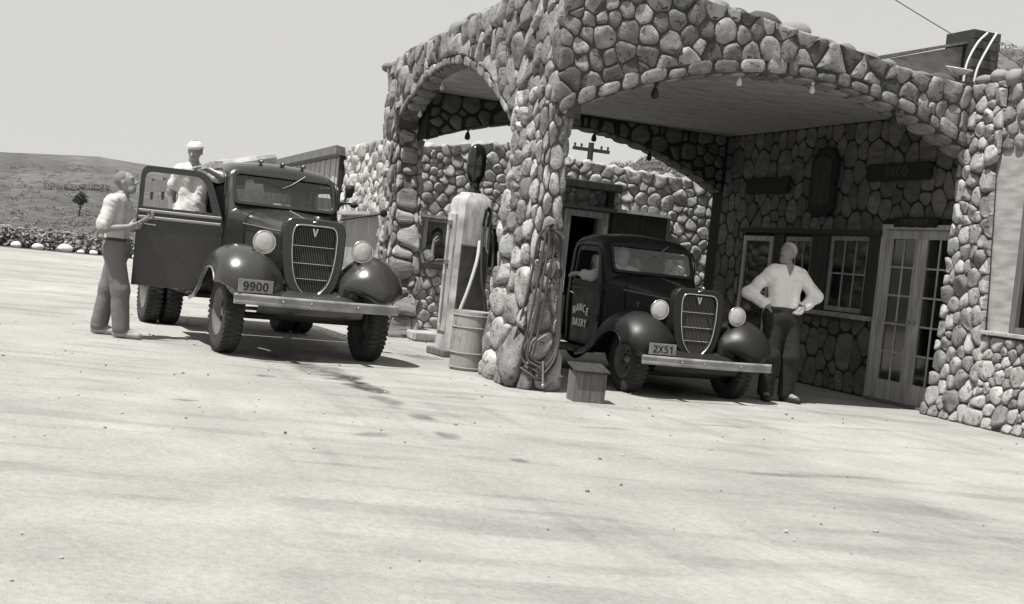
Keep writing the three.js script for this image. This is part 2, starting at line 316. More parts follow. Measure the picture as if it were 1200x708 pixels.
{
  const azs = []; for (let a = -180; a < -20; a += 4) azs.push(a); for (let a = -20; a < 62; a += 0.4) azs.push(a); for (let a = 62; a <= 180; a += 4) azs.push(a);
  azs[azs.length - 1] = 180;
  const rs = []; for (let r = 26; r < 640; r *= 1.035) rs.push(r);
  const pos = [], uv = [], col = [], idx = [];
  for (const a of azs) for (const r of rs) {
    const p = fromAz(a, r); pos.push(p.x, p.y, p.z); uv.push(p.x / 12, p.z / 12);
    const n = fbm(p.x / 9 + 300, p.z / 9 + 300, 2, 4), q = fbm(p.x / 40 + 300, p.z / 26 + 300, 8, 3); const v = 0.72 + 0.7 * (n - 0.5) + 0.5 * (q - 0.5); col.push(v, v, v * 0.98);
  }
  const n = rs.length; for (let i = 0; i < azs.length - 1; i++) for (let j = 0; j < n - 1; j++) { const a = i * n + j, b = a + n; idx.push(a, a + 1, b + 1, a, b + 1, b); }
  const g = new THREE.BufferGeometry(); g.setAttribute('position', new THREE.Float32BufferAttribute(pos, 3)); g.setAttribute('uv', new THREE.Float32BufferAttribute(uv, 2)); g.setAttribute('color', new THREE.Float32BufferAttribute(col, 3)); g.setIndex(idx); g.computeVertexNormals();
  structure('hillside', g, mat(0.2, 1, { vertexColors: true, map: T.dust }));
}

// ================================================================== STONE CANOPY OVER THE PUMP
const HC = 3.52, XL = -0.12, WT = 0.42, WS = 0.28, ZB = -5.65, XF = 5.07;
const archF = (x) => 3.5 - 0.0985 * (x - 2.7) ** 2;
const archL = (s) => Math.max(2.72, 3.62 - 0.125 * (s - 3.9) ** 2);            // s = -z
const archB = (x) => 3.34 - 0.1 * (x - 2.45) ** 2;
const topF = (x) => piece([[-0.4, 4.2], [1.5, 4.1], [2.9, 3.93], [3.4, 3.86], [3.95, 3.78], [5.0, 3.72], [6, 3.7]], x);
const topL = (s) => piece([[-0.2, 4.2], [3, 4.1], [4.6, 4.05], [6.2, 4.0], [6.9, 3.9]], s);
const canopy = thing('stone_canopy', 'rubble stone canopy with low arches and plastered ceiling over the fuel pump', 'canopy');
const P2 = { a: 5.98, b: 6.75 };                               // far pillar between these s at the top
function wallShape(x0, x1, arch, top, foot) {
  const pts = [[x0, foot ?? arch(x0)]]; const n = 48;
  for (let i = 0; i <= n; i++) { const x = lerp(x0, x1, i / n); pts.push([x, arch(x)]); }
  for (let i = n; i >= 0; i--) { const x = lerp(x0, x1, i / n); pts.push([x, top(x)]); }
  return shapeOf(pts.slice(1));
}
// the wall over the wide front arch
const frontWall = part('arch_wall', boxUV(extr(wallShape(-0.1, 5.3, archF, (x) => topF(x) - 0.05), WT).translate(0, 0, -WT)), M.mortar, canopy);
// the wall over the side arch
{
  const g = boxUV(extr(wallShape(0.02, 6.7, (s) => s > P2.a ? archL(P2.a) - 0.1 : archL(s), (s) => topL(s) - 0.05), WS).applyMatrix4(new THREE.Matrix4().makeBasis(V(0, 0, -1), V(0, 1, 0), V(1, 0, 0))));
  g.translate(XL, 0, 0);
  var sideWall = part('arch_wall', g, M.mortar, canopy);
}
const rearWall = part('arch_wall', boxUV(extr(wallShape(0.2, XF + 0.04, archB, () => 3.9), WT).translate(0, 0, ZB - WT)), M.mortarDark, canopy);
part('ceiling', box(0.05, XF + 0.02, HC, HC + 0.18, ZB - 0.1, -0.12), M.ceiling, canopy);
// stones of the front face
masonry({ seed: 11, box: [-0.14, 5.45, 2.7, 4.3], size: (s, t) => 0.108, inside: (s, t) => t > archF(s) + 0.17 && t < topF(s) - 0.04 && !(s > 5.3), fit: (p) => [Math.min(p[0], 5.35), Math.min(topF(p[0]) + 0.01, Math.max(p[1], archF(p[0]) + 0.125))],
  gap: 0.0055, map: (s, t, d) => [s, t, d], relief: 0.036, mats: M.stone, parent: frontWall, weights: bell(7), aspect: 1.05, reach: 2.6 });
// stones of the side face
masonry({ seed: 12, box: [0.0, 6.8, 2.6, 4.3], size: 0.112, inside: (s, t) => (s > P2.a + 0.05 ? t > 3.0 : t > archL(s) + 0.17) && t < topL(s) - 0.04 && s < 6.74, fit: (p) => [Math.min(p[0], 6.76), Math.min(topL(p[0]) + 0.01, p[0] > P2.a ? p[1] : Math.max(p[1], archL(p[0]) + 0.125))],
  gap: 0.0055, map: (s, t, d) => [XL - d, t, -s], relief: 0.045, flip: false, mats: M.stone, parent: sideWall, weights: bell(7), aspect: 1.45, reach: 2.6 });
// inner face of the rear arch wall
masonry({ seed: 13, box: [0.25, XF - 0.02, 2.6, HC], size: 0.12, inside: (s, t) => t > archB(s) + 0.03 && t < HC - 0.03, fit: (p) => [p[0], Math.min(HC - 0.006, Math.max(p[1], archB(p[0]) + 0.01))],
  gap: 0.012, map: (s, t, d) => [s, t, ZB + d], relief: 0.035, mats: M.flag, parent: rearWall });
// undersides of the arches, laid as long stones across the wall
function soffit(seed, s0, s1, arch, put, parent, mats, flip, WT = 0.42) {
  const rnd = RNG(seed); let s = s0;
  while (s < s1 - 0.06) {
    const w = Math.min(s1 - s, 0.12 + 0.2 * rnd()), edge = WT < 0.2, hk = edge ? 0.75 + 0.6 * rnd() : 1, two = !edge && rnd() < 0.25, cut = 0.3 + 0.4 * rnd();
    for (const [ta, tb] of two ? [[0, cut], [cut, 1]] : [[0, 1]]) {
      const c = resample(chaikin([[s + 0.012, ta * WT + 0.004], [s + w - 0.012, ta * WT + 0.004], [s + w - 0.012, tb * WT * hk - 0.006], [s + 0.012, tb * WT * hk * (edge ? 0.85 + 0.3 * rnd() : 1) - 0.006]].map((p) => [p[0], p[1]]), 2, edge ? 0.14 : 0.25), 14);
      const mx = s + w / 2, my = (ta + tb) / 2 * WT * hk, pos = [], uv = [], idx = [], h = 0.018 + 0.02 * rnd(), n = 14, sd = rnd() * 50, rings = [[1, -0.02], [0.98, h * 0.5], [0.86, h], [0.45, h * 1.1]];
      for (const [k, d] of rings) for (const p of c) { const a = mx + (p[0] - mx) * k, b = my + (p[1] - my) * k; pos.push(...put(a, b, d + (d > 0 ? 0.012 * (fbm(a * 8 + sd, b * 8, sd, 2) - 0.5) : 0))); uv.push(a + sd, b); }
      pos.push(...put(mx, my, h * 1.1)); uv.push(mx + sd, my);
      for (let a = 0; a < 3; a++) for (let b = 0; b < n; b++) { const p = a * n + b, q = a * n + (b + 1) % n; flip ? idx.push(p, q + n, q, p, p + n, q + n) : idx.push(p, q, q + n, p, q + n, p + n); }
      for (let b = 0; b < n; b++) { const p = 3 * n + b, q = 3 * n + (b + 1) % n; flip ? idx.push(p, 4 * n, q) : idx.push(p, q, 4 * n); }
      const g = new THREE.BufferGeometry(); g.setAttribute('position', new THREE.Float32BufferAttribute(pos, 3)); g.setAttribute('uv', new THREE.Float32BufferAttribute(uv, 2)); g.setIndex(idx); g.computeVertexNormals();
      part('stone', g, mats[Math.floor(rnd() * mats.length)], parent);
    }
    s += w;
  }
}
soffit(24, -0.1, 5.3, archF, (s, t, d) => [s, archF(s) + t, d + 0.006], frontWall, M.stone.slice(1), false, 0.125);
soffit(25, 0.9, P2.a, archL, (s, t, d) => [XL - d - 0.006, archL(s) + t, -s], sideWall, M.stone.slice(1), false, 0.125);
soffit(21, 0.25, 5.05, archF, (s, t, d) => [s, archF(s) - d, -t], frontWall, M.stone.slice(1, 6), true);
soffit(22, 1.15, P2.a, archL, (s, t, d) => [XL + t, archL(s) - d, -s], sideWall, M.stone.slice(1, 6), true, WS);
soffit(23, 0.3, XF, archB, (s, t, d) => [s, archB(s) - d, ZB - t], rearWall, M.flag, true);
// loose coping stones along the top
{
  const rnd = RNG(31);
  for (let x = 0.1; x < 5.5;) { const r = 0.1 + 0.1 * rnd(), h = 0.07 + 0.05 * rnd(); part('stone', rock(r * 1.15, h, 0.13 + 0.06 * rnd(), 40 + x * 7).rotateY(rnd() * 0.6 - 0.3).translate(x + r, topF(x + r) - 0.0 + 0.04 * (rnd() - 0.5), -0.12 - 0.1 * rnd()), M.stone[Math.floor(rnd() * 6)], frontWall); x += r * (1.7 + 0.5 * rnd()); }
  for (let s = 0.4; s < 6.75;) { const r = 0.1 + 0.11 * rnd(), h = r * (0.6 + 0.4 * rnd()); part('stone', rock(0.13 + 0.06 * rnd(), h, r, 80 + s * 7).translate(XL + 0.1 + 0.08 * rnd(), topL(s + r) - 0.01 + 0.05 * (rnd() - 0.5), -s - r), M.stone[Math.floor(rnd() * 6)], sideWall); s += r * (1.7 + 0.5 * rnd()); }
  part('stone', rock(0.09, 0.07, 0.13, 7.7).translate(XL, 3.95, -6.95), M.stone[3], sideWall);
}
// pillars: rounded, flared at the foot
function pillar(seed, dims, H, size, name, mats, nTry, box) {
  const pt = (u, t, d) => { const q = dims(t), a = u, c = Math.cos(a), s = Math.sin(a), e = 2 / (dims.square ?? 3.2); return [q.x + (q.ax + d) * Math.sign(c) * Math.abs(c) ** e, t, q.z + (q.az + d) * Math.sign(s) * Math.abs(s) ** e]; };
  const secs = []; for (let k = 0; k <= 14; k++) { const t = lerp(-0.05, H, k / 14); secs.push([...Array(40)].map((_, i) => pt(-i / 40 * Math.PI * 2, t, 0))); }
  const core = part('pillar', boxUV(loft(secs, true, true)), M.mortarPale, canopy);
  const per = dims.per;
  masonry({ seed, box: [0, per, -0.02, H], size, inside: (s, t) => t > 0.02 && t < H - 0.02, fit: (p) => [p[0], Math.max(p[1], -0.02)], gap: 0.008, map: (s, t, d) => pt(Math.PI - s / per * Math.PI * 2, t, d), relief: 0.055, mats, parent: core, weights: bell(mats.length), aspect: 1.35, tries: nTry, reach: 2.6, n: 18, tilt: 0.5 });
  return core;
}
const p1 = (t) => { const f = Math.exp(-Math.max(t, 0) / 0.42), g = 1 - smooth(0.4, 2.4, t); return { x: -0.05 + 0.03 * g, z: -0.56 + 0.015 * g, ax: 0.14 + 0.05 * g + 0.06 * f, az: 0.5 + 0.05 * g + 0.06 * f }; }; p1.per = 2.7;
pillar(41, p1, 3.02, (s, t) => lerp(0.17, 0.085, smooth(0.3, 2.4, t)), 'pillar', M.pale, 12000);
const p2 = (t) => { const g = 1 - smooth(0.2, 2.8, t), f = Math.exp(-Math.max(t, 0) / 0.35); return { x: 0.1, z: -lerp(6.37, 5.95, g), ax: 0.2 + 0.03 * g + 0.03 * f, az: 0.28 + 0.03 * g + 0.04 * f }; }; p2.per = 2.3; p2.square = 6;
pillar(42, p2, 3.15, (s, t) => lerp(0.13, 0.1, smooth(0.3, 2.4, t)), 'pillar', M.pale, 8000);

// ================================================================== STATION BUILDING
const station = thing('station_building', 'flagstone faced service station building with white glazed double doors', 'building');
const FH = { door: [0.16, 1.46, -0.1, 2.12], win: [1.78, 2.64, 1.03, 2.03], win2: [3.02, 3.72, 1.03, 2.0], tall: [3.96, 4.76, 0.35, 1.99] };
const fholes = [FH.door, FH.win, FH.win2, FH.tall];
{
  const s = shapeOf([[-0.02, 0], [5.95, 0], [5.95, 3.75], [-0.02, 3.75]]);
  for (const [a, b, c, d] of fholes) s.holes.push(new THREE.Path([[a, Math.max(c, 0.001)], [b, Math.max(c, 0.001)], [b, d], [a, d]].map((q) => new THREE.Vector2(...q))));
  const g = extr(s, 0.26).applyMatrix4(new THREE.Matrix4().makeBasis(V(0, 0, -1), V(0, 1, 0), V(1, 0, 0))); g.translate(XF + 0.02, 0, 0);
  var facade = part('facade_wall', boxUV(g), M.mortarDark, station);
  const band = [[1.5, 4.85, 0.94, 2.06]];
  const hs = [...fholes, [1.5, 4.85, 0.98, 2.08], [0.05, 1.53, -0.5, 2.25]];
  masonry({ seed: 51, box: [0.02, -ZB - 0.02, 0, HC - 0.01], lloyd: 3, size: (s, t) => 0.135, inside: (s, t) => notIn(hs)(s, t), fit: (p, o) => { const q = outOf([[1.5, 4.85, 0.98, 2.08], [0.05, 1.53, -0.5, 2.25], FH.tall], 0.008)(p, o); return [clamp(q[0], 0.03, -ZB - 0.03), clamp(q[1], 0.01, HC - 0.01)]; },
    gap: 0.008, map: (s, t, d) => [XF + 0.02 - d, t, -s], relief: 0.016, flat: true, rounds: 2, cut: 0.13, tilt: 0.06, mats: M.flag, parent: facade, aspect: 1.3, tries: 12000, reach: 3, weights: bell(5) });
  // boarded band between and round the windows
  for (const [a, b] of [[1.53, 1.78], [2.64, 3.02], [3.72, 3.96], [4.76, 4.84]]) { const n = Math.max(1, Math.round((b - a) / 0.13)); for (let i = 0; i < n; i++) part('board', box(XF - 0.03, XF + 0.025, 1.03, 2.03, -lerp(a, b, (i + 1) / n) + 0.003, -lerp(a, b, i / n) - 0.003), M.darkwood, facade); }
  part('lintel_beam', box(XF - 0.06, XF + 0.03, 2.035, 2.1, -4.86, -1.5), M.darkwood, station);
  part('window_ledge', box(XF - 0.16, XF + 0.03, 0.955, 1.02, -3.9, -1.55, 0.012), M.palewood, station);
}
// rooms behind the glass
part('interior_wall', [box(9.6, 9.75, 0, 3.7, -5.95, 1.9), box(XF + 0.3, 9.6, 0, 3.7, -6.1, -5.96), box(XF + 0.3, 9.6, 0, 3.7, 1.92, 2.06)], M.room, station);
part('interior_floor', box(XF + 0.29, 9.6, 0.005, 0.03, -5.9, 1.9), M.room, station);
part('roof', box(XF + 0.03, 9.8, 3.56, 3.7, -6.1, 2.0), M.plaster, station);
function sash(parent, name, s0, s1, y0, y1, cols, rows, fr, m, x = XF + 0.03, th = 0.045, kick = 0) {   // framed glazing in the facade plane
  const g = [box(x - th / 2, x + th / 2, y0, y1, -s0 - fr, -s0), box(x - th / 2, x + th / 2, y0, y1, -s1, -s1 + fr), box(x - th / 2 + 0.001, x + th / 2 - 0.001, y1 - fr, y1, -s1 + fr, -s0 - fr), box(x - th / 2 + 0.001, x + th / 2 - 0.001, y0, y0 + Math.max(fr, kick), -s1 + fr, -s0 - fr)];
  const a = s0 + fr, b = s1 - fr, c = y0 + Math.max(fr, kick), d = y1 - fr, mw = 0.022;
  for (let i = 1; i < cols; i++) g.push(box(x - 0.012, x + 0.012, c, d, -lerp(a, b, i / cols) - mw / 2, -lerp(a, b, i / cols) + mw / 2));
  for (let j = 1; j < rows; j++) g.push(box(x - 0.011, x + 0.011, lerp(c, d, j / rows) - mw / 2, lerp(c, d, j / rows) + mw / 2, -b, -a));
  const w = part(name, g, m, parent);
  for (let i = 0; i < cols; i++) for (let j = 0; j < rows; j++) part('pane', box(x - 0.003, x + 0.0, lerp(c, d, j / rows) + 0.004, lerp(c, d, (j + 1) / rows) - 0.004, -lerp(a, b, (i + 1) / cols) + 0.004, -lerp(a, b, i / cols) - 0.004), M.sootyglass, w);
  return w;
}
{
  const [a, b, c, d] = FH.door, m = (a + b) / 2;
  part('door_frame', [box(XF - 0.045, XF + 0.1, 0.01, d, -a, -a + 0.055), box(XF - 0.045, XF + 0.1, 0.01, d, -b - 0.055, -b), box(XF - 0.045, XF + 0.1, d, d + 0.06, -b - 0.055, -a + 0.055)], M.whitewood, station);
  for (const [u, v] of [[a + 0.005, m - 0.004], [m + 0.004, b - 0.005]]) { const w = sash(station, 'door', u, v, 0.03, d - 0.006, 2, 5, 0.105, M.whitewood, XF + 0.03, 0.05, 0.24); part('door_knob', new THREE.SphereGeometry(0.025, 10, 8).translate(XF - 0.02, 1.0, u > m ? -u - 0.05 : -v + 0.05), M.steel, w); }
  part('threshold', box(XF - 0.1, XF + 0.2, 0.004, 0.03, -b, -a), M.greywood, station);
  sash(station, 'window', FH.win[0] + 0.005, FH.win[1] - 0.005, 1.035, 2.025, 3, 2, 0.06, M.palewood);
  sash(station, 'window', FH.win2[0] + 0.005, FH.win2[1] - 0.005, 1.035, 1.995, 3, 2, 0.06, M.palewood);
  sash(station, 'window', FH.tall[0] + 0.005, FH.tall[1] - 0.005, 0.36, 1.985, 1, 2, 0.07, M.whitewood, XF - 0.02, 0.06);
}
// projecting sunlit pier and side wall toward the street
{
  const sx = 4.92, core = shapeOf([[-1.95, 0], [0.02, 0], [0.02, 3.72], [-1.95, 3.72]]);
  core.holes.push(new THREE.Path([[-1.7, 1.05], [-1.0, 1.05], [-1.0, 2.75], [-1.7, 2.75]].map((q) => new THREE.Vector2(...q))));
  const g = extr(core, 0.22).applyMatrix4(new THREE.Matrix4().makeBasis(V(0, 0, -1), V(0, 1, 0), V(1, 0, 0))); g.translate(sx + 0.03, 0, 0);
  const side = part('side_wall', boxUV(g), M.plaster, station);
  const pr = (t) => piece([[0, 0.7], [0.6, 0.66], [1.0, 0.6], [2.8, 0.46], [3.0, 0.5], [3.8, 0.5]], t), flare = (t) => 0.14 * Math.exp(-Math.max(t, 0) / 0.5);
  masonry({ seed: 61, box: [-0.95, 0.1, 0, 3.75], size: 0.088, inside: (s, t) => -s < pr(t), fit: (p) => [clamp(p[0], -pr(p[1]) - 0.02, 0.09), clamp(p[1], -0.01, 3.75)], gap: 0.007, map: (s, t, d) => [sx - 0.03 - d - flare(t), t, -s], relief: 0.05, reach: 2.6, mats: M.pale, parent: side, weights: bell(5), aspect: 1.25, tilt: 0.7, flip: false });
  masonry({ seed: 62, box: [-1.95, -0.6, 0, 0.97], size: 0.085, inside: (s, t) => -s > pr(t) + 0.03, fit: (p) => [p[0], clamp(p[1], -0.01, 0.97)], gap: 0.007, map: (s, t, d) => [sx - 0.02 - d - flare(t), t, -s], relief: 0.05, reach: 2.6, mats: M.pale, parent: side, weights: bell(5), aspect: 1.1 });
  masonry({ seed: 63, box: [-1.95, -0.5, 3.0, 3.72], size: 0.1, gap: 0.014, map: (s, t, d) => [sx + 0.02 - d, t, -s], relief: 0.05, reach: 2.6, mats: M.stone, parent: side, weights: bell(7), fit: (p) => [p[0], clamp(p[1], 3.0, 3.76)] });
  const bed = []; for (let k = 0; k <= 10; k++) { const t = lerp(-0.03, 0.97, k / 10), x = sx - 0.01 - flare(t); bed.push([[sx + 0.1, t, 0.0], [x, t, 0.0], [x, t, 1.95], [sx + 0.1, t, 1.95]]); }
  part('stone_base', boxUV(loft(bed, true, true)), M.mortarPale, station);
  const bed2 = []; for (let k = 0; k <= 20; k++) { const t = lerp(0.9, 3.74, k / 20), x = sx - 0.02 - flare(t), z = pr(t) - 0.02; bed2.push([[sx + 0.1, t, -0.06], [x, t, -0.06], [x, t, z], [sx + 0.1, t, z]]); }
  part('pier', boxUV(loft(bed2, true, true)), M.mortarPale, station);
  part('pier', box(sx - 0.02, sx + 0.1, -0.02, 0.93, -0.06, 0.02), M.mortarPale, station);
  part('window_ledge', box(sx - 0.1, sx + 0.06, 0.985, 1.03, 0.62, 1.95, 0.01), M.whitewood, station);
  part('window_frame', [box(sx + 0.0, sx + 0.09, 1.035, 2.76, 0.94, 1.02), box(sx + 0.0, sx + 0.09, 1.035, 2.76, 1.68, 1.75), box(sx + 0.001, sx + 0.089, 2.68, 2.77, 1.02, 1.68), box(sx + 0.001, sx + 0.089, 1.035, 1.1, 1.02, 1.68)], M.greywood, station);
  part('pane', box(sx + 0.05, sx + 0.054, 1.1, 2.68, 1.02, 1.68), M.sootyglass, station);
  const rnd = RNG(65); for (let k = 0; k < 8; k++) part('stone', rock(0.12, 0.07 + 0.05 * rnd(), 0.1 + 0.06 * rnd(), 120 + k * 3).translate(sx + 0.05, 3.77 + 0.05 * rnd(), 0.1 + k * 0.23), M.stone[2 + Math.floor(rnd() * 5)], side);
  part('front_wall', box(sx + 0.26, 9.7, 0, 3.7, 1.93, 2.05), M.plaster, station);
}

// ================================================================== STONE WING BEHIND
const wing = thing('stone_wing', 'low rubble stone wing with open window and boarded hatch behind the canopy', 'building');
const ZA = -8, XC = 0.42;
const topA = (x) => piece([[0.4, 2.82], [0.7, 2.9], [1.5, 3.04], [2.45, 3.2], [3.0, 3.16], [3.5, 3.06], [4.5, 3.0], [6.3, 2.96], [8, 2.95]], x);
const ah = [[0.86, 2.4, 1.06, 1.78], [3.5, 4.15, 0.0, 2.14], [4.32, 5.32, 0.6, 2.2]];
{
  const pts = [[XC + 0.02, 0], [8, 0]]; for (let i = 40; i >= 0; i--) { const x = lerp(XC + 0.02, 8, i / 40); pts.push([x, topA(x) - 0.06]); }
  const s = shapeOf(pts);
  for (const [a, b, c, d] of ah) s.holes.push(new THREE.Path([[a, Math.max(c, 0.001)], [b, Math.max(c, 0.001)], [b, d], [a, d]].map((q) => new THREE.Vector2(...q))));
  const wA = part('wall', boxUV(extr(s, 0.3).translate(0, 0, ZA - 0.3)), M.mortarLime, wing);
  const hs = [[0.8, 2.46, 0.98, 1.84], [3.42, 4.24, -1, 2.24], [4.24, 5.36, -1, 2.3]];
  const n = masonry({ seed: 71, box: [XC, 7.2, 0, 3.3], size: (s, t) => s < 3 ? 0.088 : 0.1, inside: (s, t) => notIn(hs)(s, t) && t < topA(s) - 0.04 && !(s > 2.5 && t < 0.9), fit: (p, o) => { const q = outOf(hs, 0.005)(p, o); return [q[0], Math.min(q[1], topA(q[0]) + 0.02)]; }, gap: 0.0055, map: (s, t, d) => [s, t, ZA + d], relief: 0.04, reach: 2.6, mats: M.lime, parent: wA, weights: bell(5), aspect: 0.9, tries: 14000, tilt: 0.5 });
  const rnd = RNG(72); for (let x = XC + 0.1; x < 7;) { const r = 0.07 + 0.07 * rnd(); part('stone', rock(r, r * 0.8, 0.1, 150 + x * 5).translate(x + r, topA(x + r) - 0.03, ZA - 0.1), M.lime[Math.floor(rnd() * 5)], wA); x += r * (1.8 + 0.8 * rnd()); }
  // left flank
  const f = shapeOf([[8.0, 0], [11.6, 0], [11.6, 2.95], [8.0, 2.85]]);
  f.holes.push(new THREE.Path([[8.7, 0.9], [11.2, 0.9], [11.2, 1.72], [8.7, 1.72]].map((q) => new THREE.Vector2(...q))));
  const g = extr(f, 0.3).applyMatrix4(new THREE.Matrix4().makeBasis(V(0, 0, -1), V(0, 1, 0), V(1, 0, 0))); g.translate(XC + 0.01, 0, 0);
  const wC = part('wall', boxUV(g), M.mortarLime, wing);
  masonry({ seed: 73, box: [8.0, 11.6, 0, 3.05], size: 0.12, inside: (s, t) => notIn([[8.6, 11.3, 0.8, 1.8]])(s, t), fit: outOf([[8.6, 11.3, 0.8, 1.8]], 0.005), gap: 0.008, map: (s, t, d) => [XC - d, t, -s], relief: 0.05, reach: 2.6, mats: M.lime, parent: wC, weights: bell(5), tilt: 0.6 });
  part('window_ledge', box(XC - 0.2, XC + 0.05, 1.76, 1.81, -11.35, -8.55), M.whitewood, wing);
  for (let i = 0; i < 9; i++) part('board', box(XC + 0.02, XC + 0.05, 0.9, 1.75, -11.2 + i * 0.278 + 0.004, -11.2 + (i + 1) * 0.278 - 0.004), M.palewood, wing);
  // window with a ledge above
  part('window_ledge', box(0.78, 2.48, 1.8, 1.85, ZA - 0.05, ZA + 0.16), M.whitewood, wing);
  part('window_frame', [box(0.86, 0.92, 1.06, 1.78, ZA - 0.06, ZA + 0.05), box(1.0, 1.06, 1.06, 1.78, ZA - 0.07, ZA + 0.04), box(1.7, 1.76, 1.06, 1.78, ZA - 0.07, ZA + 0.04), box(2.34, 2.4, 1.06, 1.78, ZA - 0.06, ZA + 0.05), box(0.92, 2.34, 1.06, 1.1, ZA - 0.065, ZA + 0.045), box(0.92, 2.34, 1.74, 1.79, ZA - 0.065, ZA + 0.045)], M.whitewood, wing);
  part('board', box(0.92, 1.0, 1.1, 1.74, ZA - 0.05, ZA + 0.0), M.whitewood, wing);
  for (const [a, b] of [[0.86, 2.4]]) { const n = Math.round((b - a) / 0.02), rows = []; for (let i = 0; i <= n; i++) { const x = lerp(a, b, i / n), z = ZA - 0.35 + 0.018 * Math.sin(x * 75) + 0.008 * Math.sin(x * 31); rows.push([[x, 1.0, z - 0.01], [x, 1.4, z], [x, 1.8, z]]); } part('curtain', loft(rows, false, false), mat(0.62, 1), wing); }
  part('pane', box(1.76, 2.34, 1.1, 1.74, ZA - 0.02, ZA - 0.016), M.sootyglass, wing);
  // doorway with a white frame
  part('door_frame', [box(3.44, 3.53, 0, 2.22, ZA - 0.1, ZA + 0.1), box(4.12, 4.23, 0, 2.22, ZA - 0.1, ZA + 0.1), box(3.53, 4.12, 2.12, 2.22, ZA - 0.1, ZA + 0.1)], M.whitewood, wing);
  // boarded hatch
  part('hatch_top', box(4.26, 5.36, 2.26, 2.31, ZA - 0.05, ZA + 0.2), M.whitewood, wing);
  for (let i = 0; i < 8; i++) part('board', box(4.3 + i * 0.13 + 0.003, 4.3 + (i + 1) * 0.13 - 0.003, 0.6, 2.25, ZA + 0.02 + (i % 3) * 0.003, ZA + 0.1), M.darkwood, wing);
  part('trim_post', box(5.34, 5.4, 0.6, 2.258, ZA + 0.02, ZA + 0.13), M.greywood, wing);
  part('timber_beam', [box(2.9, 4.35, 2.58, 2.72, ZA + 0.02, ZA + 0.3, 0.02), box(4.16, 4.26, 2.28, 2.58, ZA + 0.05, ZA + 0.17), box(3.3, 4.3, 2.24, 2.3, ZA + 0.06, ZA + 0.28)], M.darkwood, wing);
  part('roof', box(XC + 0.28, 8, 2.55, 2.65, -11.6, ZA - 0.28), M.greywood, wing);
  part('interior_wall', [box(XC + 0.32, 8, 0, 2.55, -11.62, -11.5), box(7.9, 8, 0, 2.9, -11.5, ZA - 0.3)], M.room, wing);
}
// long board shed behind the wing
{
  const shed = thing('board_shed', 'long pale board shed with low roof behind the stone wing', 'shed');
  const x = XC - 0.05, z0 = -11.72, z1 = -22;
  part('wall', boxUV(extr(shapeOf([[x + 0.03, 0], [x + 4, 0], [x + 4, 2.2], [x + 0.03, 2.84]]), z0 - z1 - 0.02).translate(0, 0, z1)), M.palewood, shed);
  for (let i = 0; i < 40; i++) part('board', box(x - (i % 2) * 0.012, x + 0.04, 0, 2.86, z1 + (z0 - z1) * i / 40 + 0.01, z1 + (z0 - z1) * (i + 1) / 40 - 0.01), M.whitewood, shed);
  part('roof', boxUV(extr(shapeOf([[x - 0.16, 2.9], [x + 4.2, 2.25], [x + 4.2, 2.33], [x - 0.16, 3.06]]), z0 - z1 + 0.2).translate(0, 0, z1 - 0.1)), M.greywood, shed);
  part('corner_post', box(x - 0.06, x + 0.03, 0, 2.88, z0 - 0.02, z0 + 0.06), M.darkwood, shed);
}

// ================================================================== TRUCKS
M.grille = mat(0.09, 0.5, { metalness: 0.3 });
M.reflectionTone = mat(0.26, 0.9, { map: T.dust });  // pale tone for the reflection painted behind the windscreen
M.plate = mat(0.33, 0.6, { map: T.dust }); M.letter = mat(0.72, 0.8);
function cabRing(z, hw, top, r, y0) {                          // rounded cross-section of the cab, closed, counted from the bottom
  const L = []; const n = 7, side = (y) => hw - 0.075 * Math.max(0, y - 1.36) - 0.03 * smooth(1.0, y0, y);
  for (let i = 0; i <= n; i++) { const y = lerp(y0, top - r, i / n); L.push([side(y), y]); }
  const xs = side(top - r), crown = 0.035;
  for (let i = 1; i <= 6; i++) { const a = i / 6 * Math.PI / 2; L.push([xs - r + r * Math.cos(a), top - r + (r - crown) * Math.sin(a)]); }
  for (const k of [0.66, 0.33]) L.push([(xs - r) * k, top - crown * k * k]);
  const R = L.map(([x, y]) => [x, y, z]), Q = L.slice().reverse().map(([x, y]) => [-x, y, z]);
  return [...R, [0, top, z], ...Q];
}
function flipFaces(g) { g = g.index ? g.toNonIndexed() : g; for (const n of Object.keys(g.attributes)) { const a = g.attributes[n], z = a.itemSize; for (let i = 0; i < a.count; i += 3) for (let c = 0; c < z; c++) { const u = a.array[(i + 1) * z + c]; a.array[(i + 1) * z + c] = a.array[(i + 2) * z + c]; a.array[(i + 2) * z + c] = u; } } g.computeVertexNormals(); return g; }
function csgSub(a, list) {
  const ev = new Evaluator(); ev.attributes = ['position', 'normal', 'uv']; ev.useGroups = false;
  const nb = (g) => { g = g.index ? g.toNonIndexed() : g.clone(); if (!g.attributes.normal) g.computeVertexNormals(); if (!g.attributes.uv) boxUV(g); for (const k of Object.keys(g.attributes)) if (!['position', 'normal', 'uv'].includes(k)) g.deleteAttribute(k); const b = new Brush(g); b.updateMatrixWorld(); return b; };
  let r = nb(a); for (const g of list) r = ev.evaluate(r, nb(g), SUBTRACTION);
  return r.geometry;
}
const side = (shape, x0, x1) => extr(shape, x1 - x0, 0, 1, 8).applyMatrix4(new THREE.Matrix4().makeBasis(V(0, 0, 1), V(0, 1, 0), V(-1, 0, 0))).translate(x1, 0, 0);   // shape drawn in (z, y), thick along x
